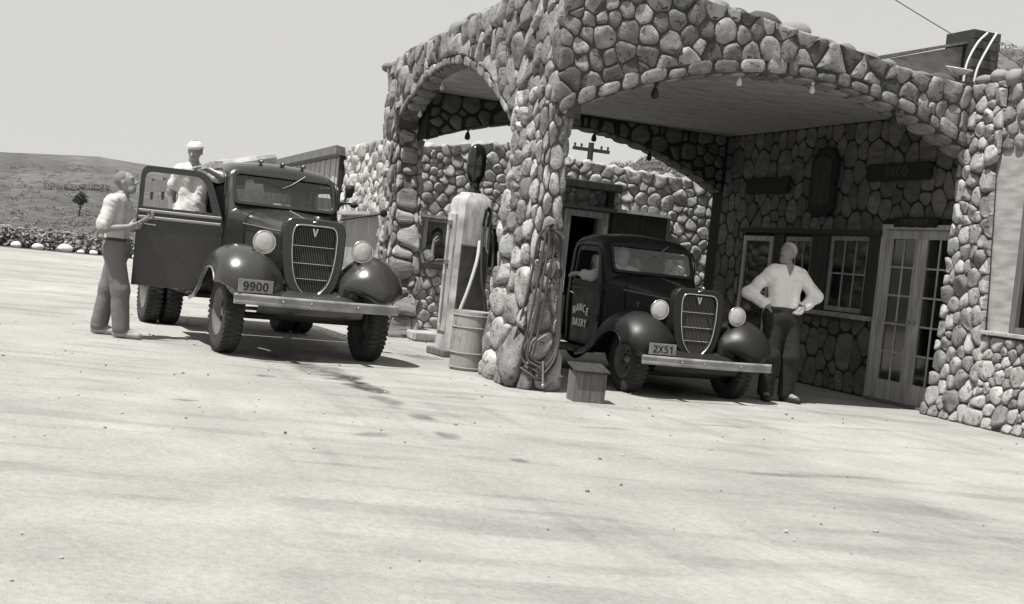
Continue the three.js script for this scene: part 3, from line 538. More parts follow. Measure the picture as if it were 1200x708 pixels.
function wheelParts(root, x, z, R, w, out, treads, dish) {      // out: +1 or -1, which way the outer face looks
  const S = (g) => g.rotateZ(-Math.PI / 2 * out).translate(x, R, z), rr = R * 0.6, h = w / 2;
  const hub = lathe([[0.001, h * 0.28], [R * 0.13, h * 0.28], [R * 0.17, h * 0.1], [R * 0.36, h * (dish ? 0.02 : 0.2)], [R * 0.48, h * 0.42], [R * 0.53, h * 0.82], [rr, h * 0.9], [rr, h * 0.7], [R * 0.55, h * 0.5], [R * 0.55, -h * 0.8], [rr, -h * 0.9]], 32);
  const wheel = part('wheel', S(hub), M.rim, root);
  const ty = [lathe([[rr * 0.98, -h * 0.7], [rr * 1.04, -h * 0.95], [R * 0.8, -h * 1.0], [R * 0.93, -h * 0.9], [R * 0.985, -h * 0.66], [R * 0.99, 0], [R * 0.985, h * 0.66], [R * 0.93, h * 0.9], [R * 0.8, h * 1.0], [rr * 1.04, h * 0.95], [rr * 0.98, h * 0.7]], 40)];
  const n = treads; for (let i = 0; i < n; i++) for (const k of [-1, 1]) { const b = new THREE.BoxGeometry(R * 0.045, h * 0.62, R * 3.6 / n); b.rotateX(k * 0.25); b.translate(R * 0.985, k * h * 0.5, 0); b.rotateY((i + (k > 0 ? 0.5 : 0)) / n * Math.PI * 2); ty.push(b); const c = new THREE.BoxGeometry(R * 0.1, h * 0.16, R * 2.6 / n); c.translate(R * 0.92, k * h * 0.9, 0); c.rotateY((i + (k > 0 ? 0.5 : 0)) / n * Math.PI * 2); ty.push(c); }
  part('tyre', S(merge(ty)), M.rubber, wheel);
  part('hub_cap', S(lathe([[0.001, h * 0.5], [R * 0.08, h * 0.48], [R * 0.125, h * 0.36], [R * 0.14, h * 0.2]], 20)), M.steel, wheel);
  const nuts = []; for (let i = 0; i < 6; i++) { const a = i / 6 * Math.PI * 2; nuts.push(dish ? new THREE.CylinderGeometry(R * 0.075, R * 0.075, 0.004, 10).translate(R * 0.36 * Math.cos(a), h * 0.14 + 0.005, R * 0.36 * Math.sin(a)) : new THREE.CylinderGeometry(0.011, 0.011, 0.02, 6).translate(R * 0.25 * Math.cos(a), h * 0.2, R * 0.25 * Math.sin(a))); }
  part(dish ? 'vent_hole' : 'wheel_nut', S(merge(nuts)), M.black, wheel);
  return wheel;
}
function grilleEdge(hw, yt, yb, n = 40) {                       // shield outline, from the bottom tip up the right side and round
  const c = new THREE.CatmullRomCurve3([[0, yb], [hw * 0.35, yb + 0.03], [hw * 0.74, yb + 0.15], [hw * 0.95, yb + 0.36], [hw, yt - 0.2], [hw * 0.98, yt - 0.07], [hw * 0.84, yt - 0.012], [hw * 0.4, yt], [0, yt]].map(([x, y]) => V(x, y, 0)), false, 'centripetal').getPoints(n);
  const R = c.map((p) => [p.x, p.y]); return [...R, ...R.slice(1, -1).reverse().map(([x, y]) => [-x, y])];
}
function buildTruck(o) {
  const root = thing(o.name, o.label, 'truck', [o.x, 0, o.z], o.turn);
  const B = new THREE.Matrix4().makeTranslation(0, o.dy, 0).multiply(new THREE.Matrix4().makeScale(o.s, o.s, o.s));
  const P = (name, geo, m, parent = root) => { let g = Array.isArray(geo) ? merge(geo) : geo; g = g.clone(); g.applyMatrix4(B); return part(name, g, m, parent); };
  const body = o.paint, fen = o.fender;
  // --- hood: loft from the radiator shell to the cowl
  const secs = []; for (let i = 0; i <= 12; i++) {
    const t = i / 12, z = lerp(0.24, -0.74, t), hw = lerp(0.292, 0.5, Math.pow(t, 0.9)), top = lerp(1.405, 1.535, t), yb = 0.74, s = [];
    for (let k = 0; k <= 5; k++) s.push([hw * lerp(0.97, 1, k / 5), lerp(yb, top - 0.17, k / 5), z]);
    for (let k = 1; k <= 6; k++) { const a = k / 6 * Math.PI / 2; s.push([hw - 0.16 + 0.16 * Math.cos(a) - 0.03 * Math.sin(a) * 0, top - 0.17 + 0.13 * Math.sin(a), z]); }
    s.push([(hw - 0.16) * 0.5, top - 0.012, z]);
    secs.push([...s, [0, top, z], ...s.slice().reverse().map(([x, y, w]) => [-x, y, w])]);
  }
  const hood = P('hood', loft(secs, false, false), body);
  P('hinge', bar(V(0, 1.406, 0.24), V(0, 1.537, -0.74), 0.007), M.steel, hood);
  for (const k of [-1, 1]) { const lv = []; for (let i = 0; i < 15; i++) { const z = -0.12 - i * 0.036, hw = lerp(0.292, 0.5, Math.pow((0.24 - z) / 0.98, 0.9)); lv.push(new THREE.BoxGeometry(0.02, 0.25, 0.014).rotateY(k * 0.5).translate(k * (hw + 0.004), 1.13, z)); } P('louvre', lv, body, hood); 
    P('trim_strip', bar(V(k * 0.302, 1.295, 0.2), V(k * 0.512, 1.345, -0.72), 0.006), M.steel, hood); }
  // --- radiator shell and grille
  const tilt = (g) => g.rotateX(-0.05).translate(0, 0, 0.05);
  const outer = grilleEdge(0.315, 1.425, 0.585), inner = grilleEdge(0.238, 1.375, 0.64);
  const sh = shapeOf(outer); sh.holes.push(new THREE.Path(inner.map((p) => new THREE.Vector2(...p))));
  const shell = P('radiator_shell', tilt(extr(sh, 0.1, 0.018, 3).translate(0, 0, 0.2)), body);
  P('grille_rim', tilt(tube(grilleEdge(0.236, 1.375, 0.641, 16).map(([x, y]) => V(x, y, 0.322)), 0.0085, 120, 6, true)), M.chrome, shell);
  const gb = [], half = (y) => { let h = 0.236; const pts = inner.slice(0, 41); for (let i = 1; i < pts.length; i++) if ((pts[i - 1][1] - y) * (pts[i][1] - y) <= 0) h = lerp(pts[i - 1][0], pts[i][0], clamp((y - pts[i - 1][1]) / (pts[i][1] - pts[i - 1][1] || 1))); return h; };
  const yLow = (x) => { const pts = inner.slice(0, 30); for (let i = 1; i < pts.length; i++) if (pts[i][0] >= Math.abs(x)) return lerp(pts[i - 1][1], pts[i][1], clamp((Math.abs(x) - pts[i - 1][0]) / (pts[i][0] - pts[i - 1][0] || 1))); return 0.9; };
  for (let i = -12; i <= 12; i++) { const x = i * 0.0186, y0 = yLow(x); gb.push(box(x - 0.0036, x + 0.0036, y0, 1.37 - 0.03 * Math.pow(Math.abs(x) / 0.236, 6), 0.262, 0.29)); }
  P('grille_bars', tilt(merge(gb)), M.grille, shell);
  const hb = []; for (const y of [0.82, 0.98, 1.16]) { const h = half(y) - 0.004; hb.push(bar(V(-h, y, 0.294), V(h, y, 0.294), 0.005)); }
  P('grille_bars', tilt(merge(hb)), M.chrome, shell);
  P('grille_backing', tilt(extr(shapeOf(grilleEdge(0.25, 1.385, 0.63)), 0.01).translate(0, 0, 0.215)), M.black, shell);
  P('emblem', tilt(extr(shapeOf([[-0.032, 1.345], [-0.012, 1.345], [0, 1.295], [0.012, 1.345], [0.032, 1.345], [0.006, 1.262], [-0.006, 1.262]]), 0.012).translate(0, 0, 0.3)), M.chrome, shell);
  P('hood_ornament', [tube([V(0, 1.43, 0.3), V(0, 1.465, 0.33), V(0, 1.475, 0.27), V(0, 1.455, 0.17), V(0, 1.43, 0.1)], 0.016, 16, 8), rock(0.022, 0.02, 0.035, 3, 0.1, 1).translate(0, 1.47, 0.34), lathe([[0.05, 0], [0.045, 0.012], [0.018, 0.02]], 16).translate(0, 1.425, 0.26)], M.chrome, shell);
  // --- apron below the grille
  { const a = []; for (let i = 0; i <= 8; i++) { const x = lerp(-0.56, 0.56, i / 8), q = 1 - (x / 0.56) ** 2; a.push([[x, 0.80 - 0.1 * q, 0.22 + 0.1 * q], [x, 0.68 - 0.04 * q, 0.4 + 0.06 * q], [x, 0.56 - 0.05 * q, 0.46 + 0.05 * q], [x, 0.46 - 0.03 * q, 0.38]]); } P('apron', loft(a, false, false), fen); }
  // --- front fenders
  for (const k of [-1, 1]) {
    const path = new THREE.CatmullRomCurve3([[0.5, 0.585], [0.575, 0.66], [0.585, 0.78], [0.52, 0.93], [0.37, 1.06], [0.14, 1.128], [-0.12, 1.105], [-0.38, 0.99], [-0.62, 0.81], [-0.86, 0.63], [-1.06, 0.545]].map(([z, y]) => V(0, y, z)), false, 'centripetal');
    const G = []; const N = 40;
    for (let i = 0; i <= N; i++) {
      const u = i / N, p = path.getPoint(u), t = path.getTangent(u), out = V(0, t.z, -t.y); if (out.y * (p.y - 0.45) + out.z * (p.z - (u > 0.7 ? p.z : 0)) < 0) out.negate();
      const xi = lerp(lerp(0.5, 0.3, smooth(0, 0.3, u)), 0.5, smooth(0.35, 0.75, u)), xo = lerp(lerp(0.9, 1.0, smooth(0, 0.25, u)), 0.96, smooth(0.7, 1, u)), row = [];
      for (let j = 0; j <= 16; j++) {
        const v = j / 16; let d = v < 0.42 ? lerp(0.2, 0.02, smooth(0.5, 0.9, u)) * ((1 - v / 0.42) ** 1.7) : lerp(0.23, 0.06, smooth(0.75, 1, u)) * (((v - 0.42) / 0.58) ** 2.6);
        let x = lerp(xi, xo, v < 0.85 ? v / 0.85 * 0.93 : 0.93 + (v - 0.85) / 0.15 * 0.07);
        row.push([k * x, p.y - out.y * d, p.z - out.z * d]);
      }
      const e = row[16]; row.push([e[0], e[1] - out.y * 0.03, e[2] - out.z * 0.03], [e[0] - k * 0.03, e[1] - out.y * 0.03, e[2] - out.z * 0.03]);
      row.unshift([row[0][0], Math.min(row[0][1], 0.62), Math.min(row[0][2], 0.42)]);
      G.push(row);
    }
    const f = P('fender', loft(G, false, false), fen);
    P('fender_lip', tube([...Array(14)].map((_, i) => { const r = G[Math.floor(i / 13 * 24)], q = r[r.length - 2]; return V(q[0], q[1], q[2]); }), 0.009, 50, 6), o.s > 0.95 ? M.steel : fen, f);
    // headlamp on a stalk
    const lx = k * 0.525, ly = 1.17, lz = 0.3, lamp = P('headlight', [lathe([[0.001, -0.2], [0.03, -0.19], [0.07, -0.13], [0.1, -0.05], [0.112, 0], [0.116, 0.012]], 28).rotateX(Math.PI / 2).translate(lx, ly, lz), bar(V(lx, ly - 0.08, lz - 0.05), V(lx - k * 0.03, 0.98, lz - 0.06), 0.02, 0.024)], body);
    P('lamp_rim', new THREE.TorusGeometry(0.113, 0.009, 8, 36).translate(lx, ly, lz + 0.012), M.chrome, lamp);
    P('lens', lathe([[0.109, 0.012], [0.09, 0.028], [0.055, 0.04], [0.001, 0.046]], 28).rotateX(Math.PI / 2).translate(lx, ly, lz), M.lens, lamp);
    // running board
    P('running_board', box(Math.min(k * 0.68, k * 0.97), Math.max(k * 0.68, k * 0.97), 0.5, 0.545, -2.12, -1.02, 0.015), M.rubber);
  }
  // --- bumper
  { const rows = []; for (let i = 0; i <= 24; i++) { const x = lerp(-0.86, 0.86, i / 24), z = 0.74 - 0.09 * (x / 0.86) ** 2, h = 0.052; rows.push([[x, 0.6 - h, z - 0.012], [x, 0.6 - h, z], [x, 0.6 - 0.03, z + 0.012], [x, 0.6 - 0.012, z + 0.002], [x, 0.6 + 0.012, z + 0.002], [x, 0.6 + 0.03, z + 0.012], [x, 0.6 + h, z], [x, 0.6 + h, z - 0.012]]); }
    const b = P('bumper', loft(rows, true, true), o.bumper); P('bracket', box(-0.42, -0.36, 0.56, 0.63, 0.3, 0.7), M.black, b); P('bracket', box(0.36, 0.42, 0.56, 0.63, 0.3, 0.7), M.black, b);
    P('bolt', [-0.39, -0.1, 0.39].map((x) => new THREE.SphereGeometry(0.014, 8, 6).translate(x, 0.6, 0.745)), M.steel, b); }
  // --- number plate
  { const px = o.plateX, pl = P('number_plate', box(px - 0.175, px + 0.175, 0.665, 0.795, 0.66, 0.668, 0.003), M.plate);
    P('lettering', letters(o.plate, 0.085, 0.003).translate(px, 0.687, 0.667), M.black, pl); if (o.plateTop) P('lettering', letters(o.plateTop, 0.022, 0.003).translate(px, 0.762, 0.667), M.black, pl); }
  // --- frame, axle, springs
  P('chassis', [box(-0.36, -0.29, 0.56, 0.66, -o.tail, 0.42), box(0.29, 0.36, 0.56, 0.66, -o.tail, 0.42), box(-0.3, 0.3, 0.42, 0.5, 0.1, 0.26), bar(V(-0.7, 0.4, 0), V(0.7, 0.4, 0), 0.035), bar(V(-0.45, 0.44, -0.5), V(-0.45, 0.5, 0.4), 0.02), bar(V(0.45, 0.44, -0.5), V(0.45, 0.5, 0.4), 0.02), box(-0.22, 0.22, 0.38, 0.9, -0.7, -0.05), bar(V(-0.75, 0.42, o.rear), V(0.75, 0.42, o.rear), 0.06), rock(0.16, 0.17, 0.17, 2, 0.1, 1).translate(0, 0.42, o.rear), box(-0.5, 0.5, 0.6, 0.66, -2.1, -0.75)], M.black);
  // --- cab
  const st = [[-0.7, 0.5, 1.528, 0.16], [-0.82, 0.56, 1.535, 0.16], [-0.93, 0.625, 1.542, 0.16], [-0.945, 0.635, 1.56, 0.16], [-1.13, 0.668, 1.95, 0.15], [-1.18, 0.676, 2.005, 0.17], [-1.27, 0.684, 2.045, 0.19], [-1.5, 0.7, 2.07, 0.2], [-1.8, 0.705, 2.062, 0.2], [-2.0, 0.7, 2.03, 0.2], [-2.09, 0.68, 1.96, 0.2], [-2.12, 0.64, 1.86, 0.2]];
  const cabO = loft(st.map(([z, hw, t, r]) => cabRing(z, hw, t, r, 0.56)).reverse(), true, true);
  const cabI = loft(st.slice(1).map(([z, hw, t, r]) => cabRing(clamp(z + (z < -1.5 ? 0.04 : -0.035), -2.08, 0), hw - 0.035, t - 0.035, Math.max(0.05, r - 0.03), 0.64)).reverse(), true, true);
  const ws = new THREE.Shape(rrect(-0.575, 0.575, 1.575, 1.915, 0.07).getPoints(4));
  const doorHole = new THREE.Shape(); { const d = doorHole; d.moveTo(-1.02, 0.585); d.lineTo(-1.02, 1.36); d.lineTo(-1.13, 1.66); d.quadraticCurveTo(-1.19, 1.87, -1.36, 1.875); d.lineTo(-1.86, 1.875); d.quadraticCurveTo(-1.97, 1.87, -1.97, 1.74); d.lineTo(-1.97, 0.585); d.closePath(); }
  const rw = new THREE.Shape(rrect(-0.38, 0.38, 1.5, 1.76, 0.06).getPoints(4));
  const cab = P('cab', csgSub(cabO, [cabI, extr(ws, 0.6, 0, 1, 4).translate(0, 0, -1.4), side(doorHole, 0.45, 0.9), side(doorHole, -0.9, -0.45), extr(rw, 0.3, 0, 1, 4).translate(0, 0, -2.25)]), body);
  const wr = (d) => rrect(-0.585 + d, 0.585 - d, 1.56 + d, 1.925 - d, 0.07).getPoints(4);
  const wf = new THREE.Shape(wr(0)); wf.holes.push(new THREE.Path(wr(0.028)));
  const lean = (g) => { const p = g.attributes.position; for (let i = 0; i < p.count; i++) p.setZ(i, p.getZ(i) - 0.945 - (p.getY(i) - 1.56) * 0.475); g.computeVertexNormals(); return g; };
  P('windscreen_frame', lean(extr(wf, 0.022, 0.004, 1, 4).translate(0, 0, 0.0)), body, cab);
  P('windscreen', lean(extr(new THREE.Shape(wr(0.02)), 0.004, 0, 1, 4).translate(0, 0, 0.002)), M.glass, cab);
  P('rear_window', box(-0.38, 0.38, 1.5, 1.76, -2.105, -2.101), M.glass, cab);
  for (const k of [-1, 1]) P('drip_rail', tube([V(k * 0.66, 1.64, -1.07), V(k * 0.652, 1.86, -1.15), V(k * 0.645, 1.93, -1.3), V(k * 0.65, 1.935, -1.8), V(k * 0.65, 1.88, -2.04)], 0.009, 30, 6), body, cab);
  P('seat', [box(-0.6, 0.6, 0.8, 0.98, -2.0, -1.5, 0.06), box(-0.6, 0.6, 0.9, 1.42, -2.06, -1.92, 0.05)], M.seat, cab);
  P('steering_wheel', [new THREE.TorusGeometry(0.2, 0.012, 8, 32).rotateX(-0.55).translate(0.33, 1.38, -1.42), bar(V(0.33, 1.38, -1.42), V(0.33, 1.05, -0.95), 0.018), bar(V(0.14, 1.38, -1.42), V(0.52, 1.38, -1.42), 0.008)], M.black, cab);
  P('wiper', [bar(V(0.24, 1.95, -1.09), V(0.06, 1.82, -1.045), 0.006), bar(V(0.12, 1.86, -1.06), V(-0.03, 1.78, -1.02), 0.004)], M.steel, cab);
  // --- doors: hung on the windscreen post
  function door(k, open) {
    const g = new THREE.Group(); g.name = 'door'; const shp = new THREE.Shape(), W = 0.91;
    shp.moveTo(0.2, 0.56); shp.lineTo(W, 0.56); shp.lineTo(W, 1.36); shp.lineTo(W, 1.735); shp.quadraticCurveTo(W, 1.862, 0.83, 1.862); shp.lineTo(0.34, 1.862); shp.quadraticCurveTo(0.18, 1.862, 0.122, 1.66); shp.lineTo(0.012, 1.36); shp.lineTo(0.0, 0.9); shp.quadraticCurveTo(0.06, 0.64, 0.2, 0.56);
    const wn = new THREE.Path(); wn.moveTo(0.12, 1.415); wn.lineTo(0.87, 1.415); wn.lineTo(0.87, 1.72); wn.quadraticCurveTo(0.87, 1.805, 0.79, 1.805); wn.lineTo(0.35, 1.805); wn.quadraticCurveTo(0.235, 1.805, 0.185, 1.64); wn.closePath(); shp.holes.push(wn);
    const bend = (q) => { const p = q.attributes.position; for (let i = 0; i < p.count; i++) p.setZ(i, p.getZ(i) - 0.075 * Math.max(0, p.getY(i) - 1.36) - 0.03 * smooth(1.0, 0.56, p.getY(i))); q.computeVertexNormals(); return q; };
    // local frame: x from the hinge along the door, z outward
    const A = new THREE.Matrix4().makeBasis(V(0, 0, -1), V(0, 1, 0), V(k, 0, 0)), put = (q) => { q = Array.isArray(q) ? merge(q) : q; q.applyMatrix4(A); if (k < 0) q = flipFaces(q); q.applyMatrix4(B); return q; };
    const m = part('door', put(bend(extr(shp, 0.03, 0.005, 2, 6).translate(0, 0, -0.035))), body, root);
    const sub = (n, q, mm) => part(n, put(q), mm, m);
    sub('belt_moulding', [1.372, 1.3].map((y, i) => box(0.02, W - 0.005, y - 0.018, y + 0.018, -0.004, 0.018, 0.015)), o.dual ? M.steel : body);
    sub('door_handle', [bar(V(W - 0.07, 1.235, 0), V(W - 0.07, 1.235, 0.045), 0.01), bar(V(W - 0.075, 1.235, 0.045), V(W - 0.2, 1.225, 0.05), 0.011, 0.008)], M.chrome);
    for (const y of [0.95, 1.25]) sub('hinge', bar(V(0.0, y - 0.04, 0.008), V(0.0, y + 0.04, 0.008), 0.012), body);
    sub('door_lining', boxUV(extr(shapeOf([[0.14, 0.75], [W - 0.06, 0.75], [W - 0.06, 1.34], [0.07, 1.34]]), 0.006).translate(0, 0, -0.052)), M.seat);
    if (o.lettering && k < 0) {
      const T2 = []; [['HANCE', 0.955, 0.1, 0.4, 0.045], ['DAIRY', 0.8, 0.1, 0.36, 0]].forEach(([w, y, sz, span, arc]) => { [...w].forEach((ch, i) => { const u = (i - (w.length - 1) / 2) / (w.length - 1); const q = letters(ch, sz, 0.003); q.rotateZ(arc * 4 * u * 0 + (arc ? -u * 0.35 : 0)); q.translate(0.5 - u * span * -1, y + arc * (1 - 4 * u * u) , 0.004); T2.push(q); }); });
      // the door's x runs from hinge to handle; seen from outside that is right to left, so mirror the words
      const q = merge(T2); q.translate(-0.5, 0, 0); q.scale(-1, 1, 1); q.translate(0.55, 0, 0); sub('lettering', q, M.letter);
    }
    const hx = k * (open ? 0.655 : 0.682) * o.s, hz = -1.03 * o.s; m.position.set(hx, 0, hz); m.rotation.y = k < 0 ? open : -open;
    return m;
  }
  door(-1, o.open); door(1, 0);
  // --- wheels
  const R = o.R, w = o.tyre, tx = 0.77 * o.s;
  for (const k of [-1, 1]) { wheelParts(root, k * (tx - (o.dual ? 0 : 0.06)), 0, R, w, k, o.treads, o.dual); wheelParts(root, k * (o.dual ? 0.98 : tx - 0.06), o.rear * o.s, R, w, k, o.treads, o.dual); if (o.dual) wheelParts(root, k * 0.74, o.rear * o.s, R, w, -k, o.treads, o.dual); }
  o.extra?.(root, P, cab);
  return root;
}
M.paintTop = M.paint;
const truckA = buildTruck({ name: 'flatbed_truck', label: 'large dark flatbed truck with its door open and three roof marker lamps', x: -2.12, z: -1.64, turn: 5.5 * Math.PI / 180, s: 1, dy: 0, paint: M.paint, fender: M.fender, bumper: M.bumper, plate: '9900', plateX: -0.66, tail: 4.5, rear: -3.25, R: 0.415, tyre: 0.2, treads: 44, dual: true, open: 1.36,
  extra(root, P, cab) {
    for (const x of [-0.24, 0.01, 0.25]) { const l = P('marker_lamp', [lathe([[0.028, 0], [0.026, 0.03], [0.012, 0.045], [0.001, 0.047]], 14).translate(x, 2.05, -1.28), bar(V(x, 2.02, -1.29), V(x, 2.06, -1.28), 0.012)], M.black, cab); P('lamp_glass', new THREE.SphereGeometry(0.019, 10, 8).translate(x, 2.068, -1.258), M.steel, l); }
    // mirror on a long arm, and the horn bracket beside the windscreen post
    P('mirror', [bar(V(0.62, 1.5, -0.85), V(1.06, 1.62, -0.7), 0.011), lathe([[0.001, -0.012], [0.04, -0.012], [0.045, 0], [0.04, 0.012], [0.001, 0.014]], 20).rotateX(Math.PI / 2).translate(1.08, 1.63, -0.7)], M.black, cab);
    P('post_lamp', [lathe([[0.001, -0.1], [0.04, -0.08], [0.055, 0], [0.05, 0.05], [0.001, 0.055]], 16).translate(0.74, 1.86, -0.98), bar(V(0.7, 1.72, -1.0), V(0.74, 1.86, -0.98), 0.014), bar(V(0.66, 1.7, -1.02), V(0.8, 1.7, -0.96), 0.014), rock(0.05, 0.035, 0.04, 6, 0.1, 1).translate(0.8, 1.69, -0.95)], M.black, cab);
    P('aerial_rod', bar(V(0.5, 1.28, 0.25), V(0.5, 1.42, 0.25), 0.005), M.steel);
    P('painted_reflection', boxUV(extr(shapeOf([[-0.46, 1.62], [-0.44, 1.83], [-0.37, 1.845], [-0.34, 1.8], [-0.25, 1.81], [-0.22, 1.7], [-0.27, 1.61]]), 0.003).translate(0, 0, -1.06)), M.reflectionTone, cab);  // added pale sheet, stands in for a reflection in the windscreen glass
    // flat bed with slatted sides
    P('bed_floor', [box(-1.02, 1.02, 0.98, 1.06, -4.7, -2.24), box(-0.98, 0.98, 0.88, 0.98, -3.0, -2.9), box(-0.98, 0.98, 0.88, 0.98, -4.0, -3.9)], M.greywood);
    for (const y of [1.16, 1.4, 1.64]) { for (const k of [-1, 1]) P('slat', box(k * 1.0 - 0.012, k * 1.0 + 0.012, y, y + 0.14, -4.68, -2.26), M.greywood); P('slat', box(-0.985, 0.985, y, y + 0.14, -2.3, -2.276), M.greywood); }
    for (const k of [-1, 1]) for (const z of [-2.33, -3.1, -3.9, -4.6]) P('stake', box(k * 0.97 - 0.015, k * 0.97 + 0.015, 1.0, 1.82, z - 0.03, z + 0.03), M.greywood);
  } });
const truckB = buildTruck({ name: 'dairy_truck', label: 'small black dairy delivery truck parked in the shade of the canopy', x: 1.79, z: -0.4, turn: 0.3 * Math.PI / 180, s: 0.885, dy: -0.135, paint: M.paint2, fender: M.paint2, bumper: M.bumper, plate: '2X51', plateX: -0.62, tail: 4.1, rear: -3.1, R: 0.34, tyre: 0.165, treads: 40, dual: false, open: 0, lettering: true,
  extra(root, P, cab) {
    P('cargo_box', [box(-0.66, -0.63, 0.66, 1.16, -4.15, -2.2), box(0.63, 0.66, 0.66, 1.16, -4.15, -2.2), box(-0.63, 0.63, 0.66, 1.16, -4.15, -4.12), box(-0.63, 0.63, 0.66, 1.16, -2.24, -2.2), box(-0.66, 0.66, 0.63, 0.665, -4.15, -2.2)], M.paint2);
    for (const k of [-1, 1]) { const pts = []; for (let i = 0; i <= 18; i++) { const a = lerp(-0.1, Math.PI + 0.1, i / 18), c = Math.cos(a) * 0.5, s = Math.sin(a) * 0.5; pts.push([[k * 0.66, 0.5 + s, -3.1 + c], [k * 0.8, 0.5 + s, -3.1 + c], [k * 0.9, 0.48 + s * 0.94, -3.1 + c * 0.94], [k * 0.93, 0.44 + s * 0.8, -3.1 + c * 0.86]]); } P('fender', loft(pts, false, false), M.paint2); }
    P('badge', tilt2(extr(shapeOf([[-0.05, 0.02], [0.05, 0.02], [0.012, -0.01], [0.006, -0.06], [-0.006, -0.06], [-0.012, -0.01]]), 0.008)), M.chrome);
  } });
function tilt2(g) { return g.rotateY(-Math.PI / 2 + 0.2).translate(-0.44, 1.2, -0.42); }
// pale canvas-wrapped load behind the cab
{
  const t = thing('canvas_load', 'pale canvas wrapped load lashed behind the cab of the flatbed truck', 'cargo', [truckA.position.x, 1.065, truckA.position.z], truckA.rotation.y);
  const secs = []; for (let i = 0; i <= 10; i++) { const x = lerp(-0.4, 0.24, i / 10), h = lerp(1.02, 1.2, i / 10) , s = [[x, 0.0, -3.6], [x, h * 0.55, -3.64], [x, h - 0.04, -3.6], [x, h, -3.5], [x, h + 0.015, -3.0], [x, h, -2.5], [x, h - 0.05, -2.42], [x, h * 0.5, -2.38], [x, 0.0, -2.42]]; secs.push(s); }
  part('canvas', boxUV(toCreasedNormals(loft(secs, true, true), 0.7)), mat(0.5, 0.95, { map: T.dust }), t);
}

// ================================================================== FUEL PUMP AND THINGS ROUND THE PILLAR
M.cream = mat(0.78, 0.55, { map: T.dust }); M.pumpdark = mat(0.11, 0.5, { map: T.dust }); M.globe = new THREE.MeshPhysicalMaterial({ color: grey(0.012), roughness: 0.18, clearcoat: 0.6 });
M.hose = mat(0.06, 0.7); M.palehose = mat(0.5, 0.7); M.porcelain = mat(0.6, 0.3);
{
  const px = 0.16, pz = -3.1, t = thing('fuel_pump', 'tall pale fuel pump with dark oval globe and dark lower panel', 'fuel pump', [px, 0, pz], 0.12);
  part('pump_base', box(-0.31, 0.31, 0, 0.09, -0.26, 0.26, 0.02), M.greywood, t);
  // tapering body with chamfered corners
  const ring = (y, w, d, c) => [[w - c, y, d], [w, y, d - c], [w, y, -d + c], [w - c, y, -d], [-w + c, y, -d], [-w, y, -d + c], [-w, y, d - c], [-w + c, y, d]];
  const b = part('pump_body', toCreasedNormals(loft([ring(0.085, 0.25, 0.2, 0.05), ring(0.5, 0.235, 0.19, 0.05), ring(1.4, 0.225, 0.18, 0.05), ring(1.86, 0.235, 0.18, 0.06), ring(1.94, 0.22, 0.165, 0.07), ring(2.02, 0.13, 0.1, 0.05)], true, true), 0.5), M.cream, t);
  part('front_panel', toCreasedNormals(extr(shapeOf([[-0.185, 0.2], [0.185, 0.2], [0.175, 1.36], [-0.175, 1.36]]), 0.012, 0.006, 1), 0.5).rotateX(-0.011).translate(0, 0, 0.198), M.pumpdark, b);
  part('panel_trim', box(-0.185, 0.185, 1.365, 1.385, 0.18, 0.205), M.steel, b);
  part('side_panel', box(-0.262, -0.225, 0.3, 1.75, -0.11, 0.11, 0.01), M.cream, b);
  part('gauge_tube', [bar(V(-0.268, 0.4, 0.0), V(-0.262, 1.66, 0.0), 0.016), box(-0.285, -0.26, 1.12, 1.18, -0.05, 0.05), box(-0.285, -0.26, 1.6, 1.66, -0.05, 0.05)], M.steel, b);
  part('collar', lathe([[0.1, 2.0], [0.09, 2.05], [0.062, 2.08], [0.062, 2.14], [0.085, 2.15]], 24), M.globe, t);
  part('globe', lathe([[0.06, 2.14], [0.085, 2.17], [0.118, 2.25], [0.126, 2.38], [0.12, 2.5], [0.095, 2.575], [0.05, 2.615], [0.001, 2.625]], 32).scale(1, 1, 0.72), M.globe, t);
  const nz = part('nozzle_hook', [bar(V(0.1, 1.82, 0.17), V(0.1, 1.82, 0.25), 0.016), tube([V(0.07, 1.62, 0.22), V(0.07, 1.8, 0.26), V(0.1, 1.86, 0.26), V(0.13, 1.8, 0.25), V(0.13, 1.62, 0.22)], 0.016, 24, 8)], M.black, t);
  part('nozzle', [bar(V(0.13, 1.62, 0.23), V(0.125, 1.36, 0.24), 0.024, 0.018), bar(V(0.125, 1.36, 0.24), V(0.15, 1.3, 0.26), 0.018, 0.012)], M.steel, nz);
  part('fuel_hose', tube([V(0.07, 1.62, 0.23), V(0.06, 1.3, 0.27), V(0.09, 0.95, 0.3), V(0.16, 0.72, 0.3), V(0.2, 0.5, 0.27), V(0.22, 0.4, 0.2)], 0.021, 50, 8), M.hose, t);
  part('fuel_hose', tube([V(0.21, 1.7, 0.12), V(0.24, 1.4, 0.2), V(0.25, 1.0, 0.24), V(0.27, 0.65, 0.22)], 0.018, 40, 8), M.hose, t);
  part('fuel_hose', tube([V(0.05, 1.44, 0.21), V(0.0, 1.2, 0.29), V(-0.1, 0.85, 0.34), V(-0.2, 0.5, 0.34), V(-0.2, 0.28, 0.32), V(-0.14, 0.16, 0.3), V(-0.08, 0.12, 0.24)], 0.023, 50, 8), M.palehose, t);
}
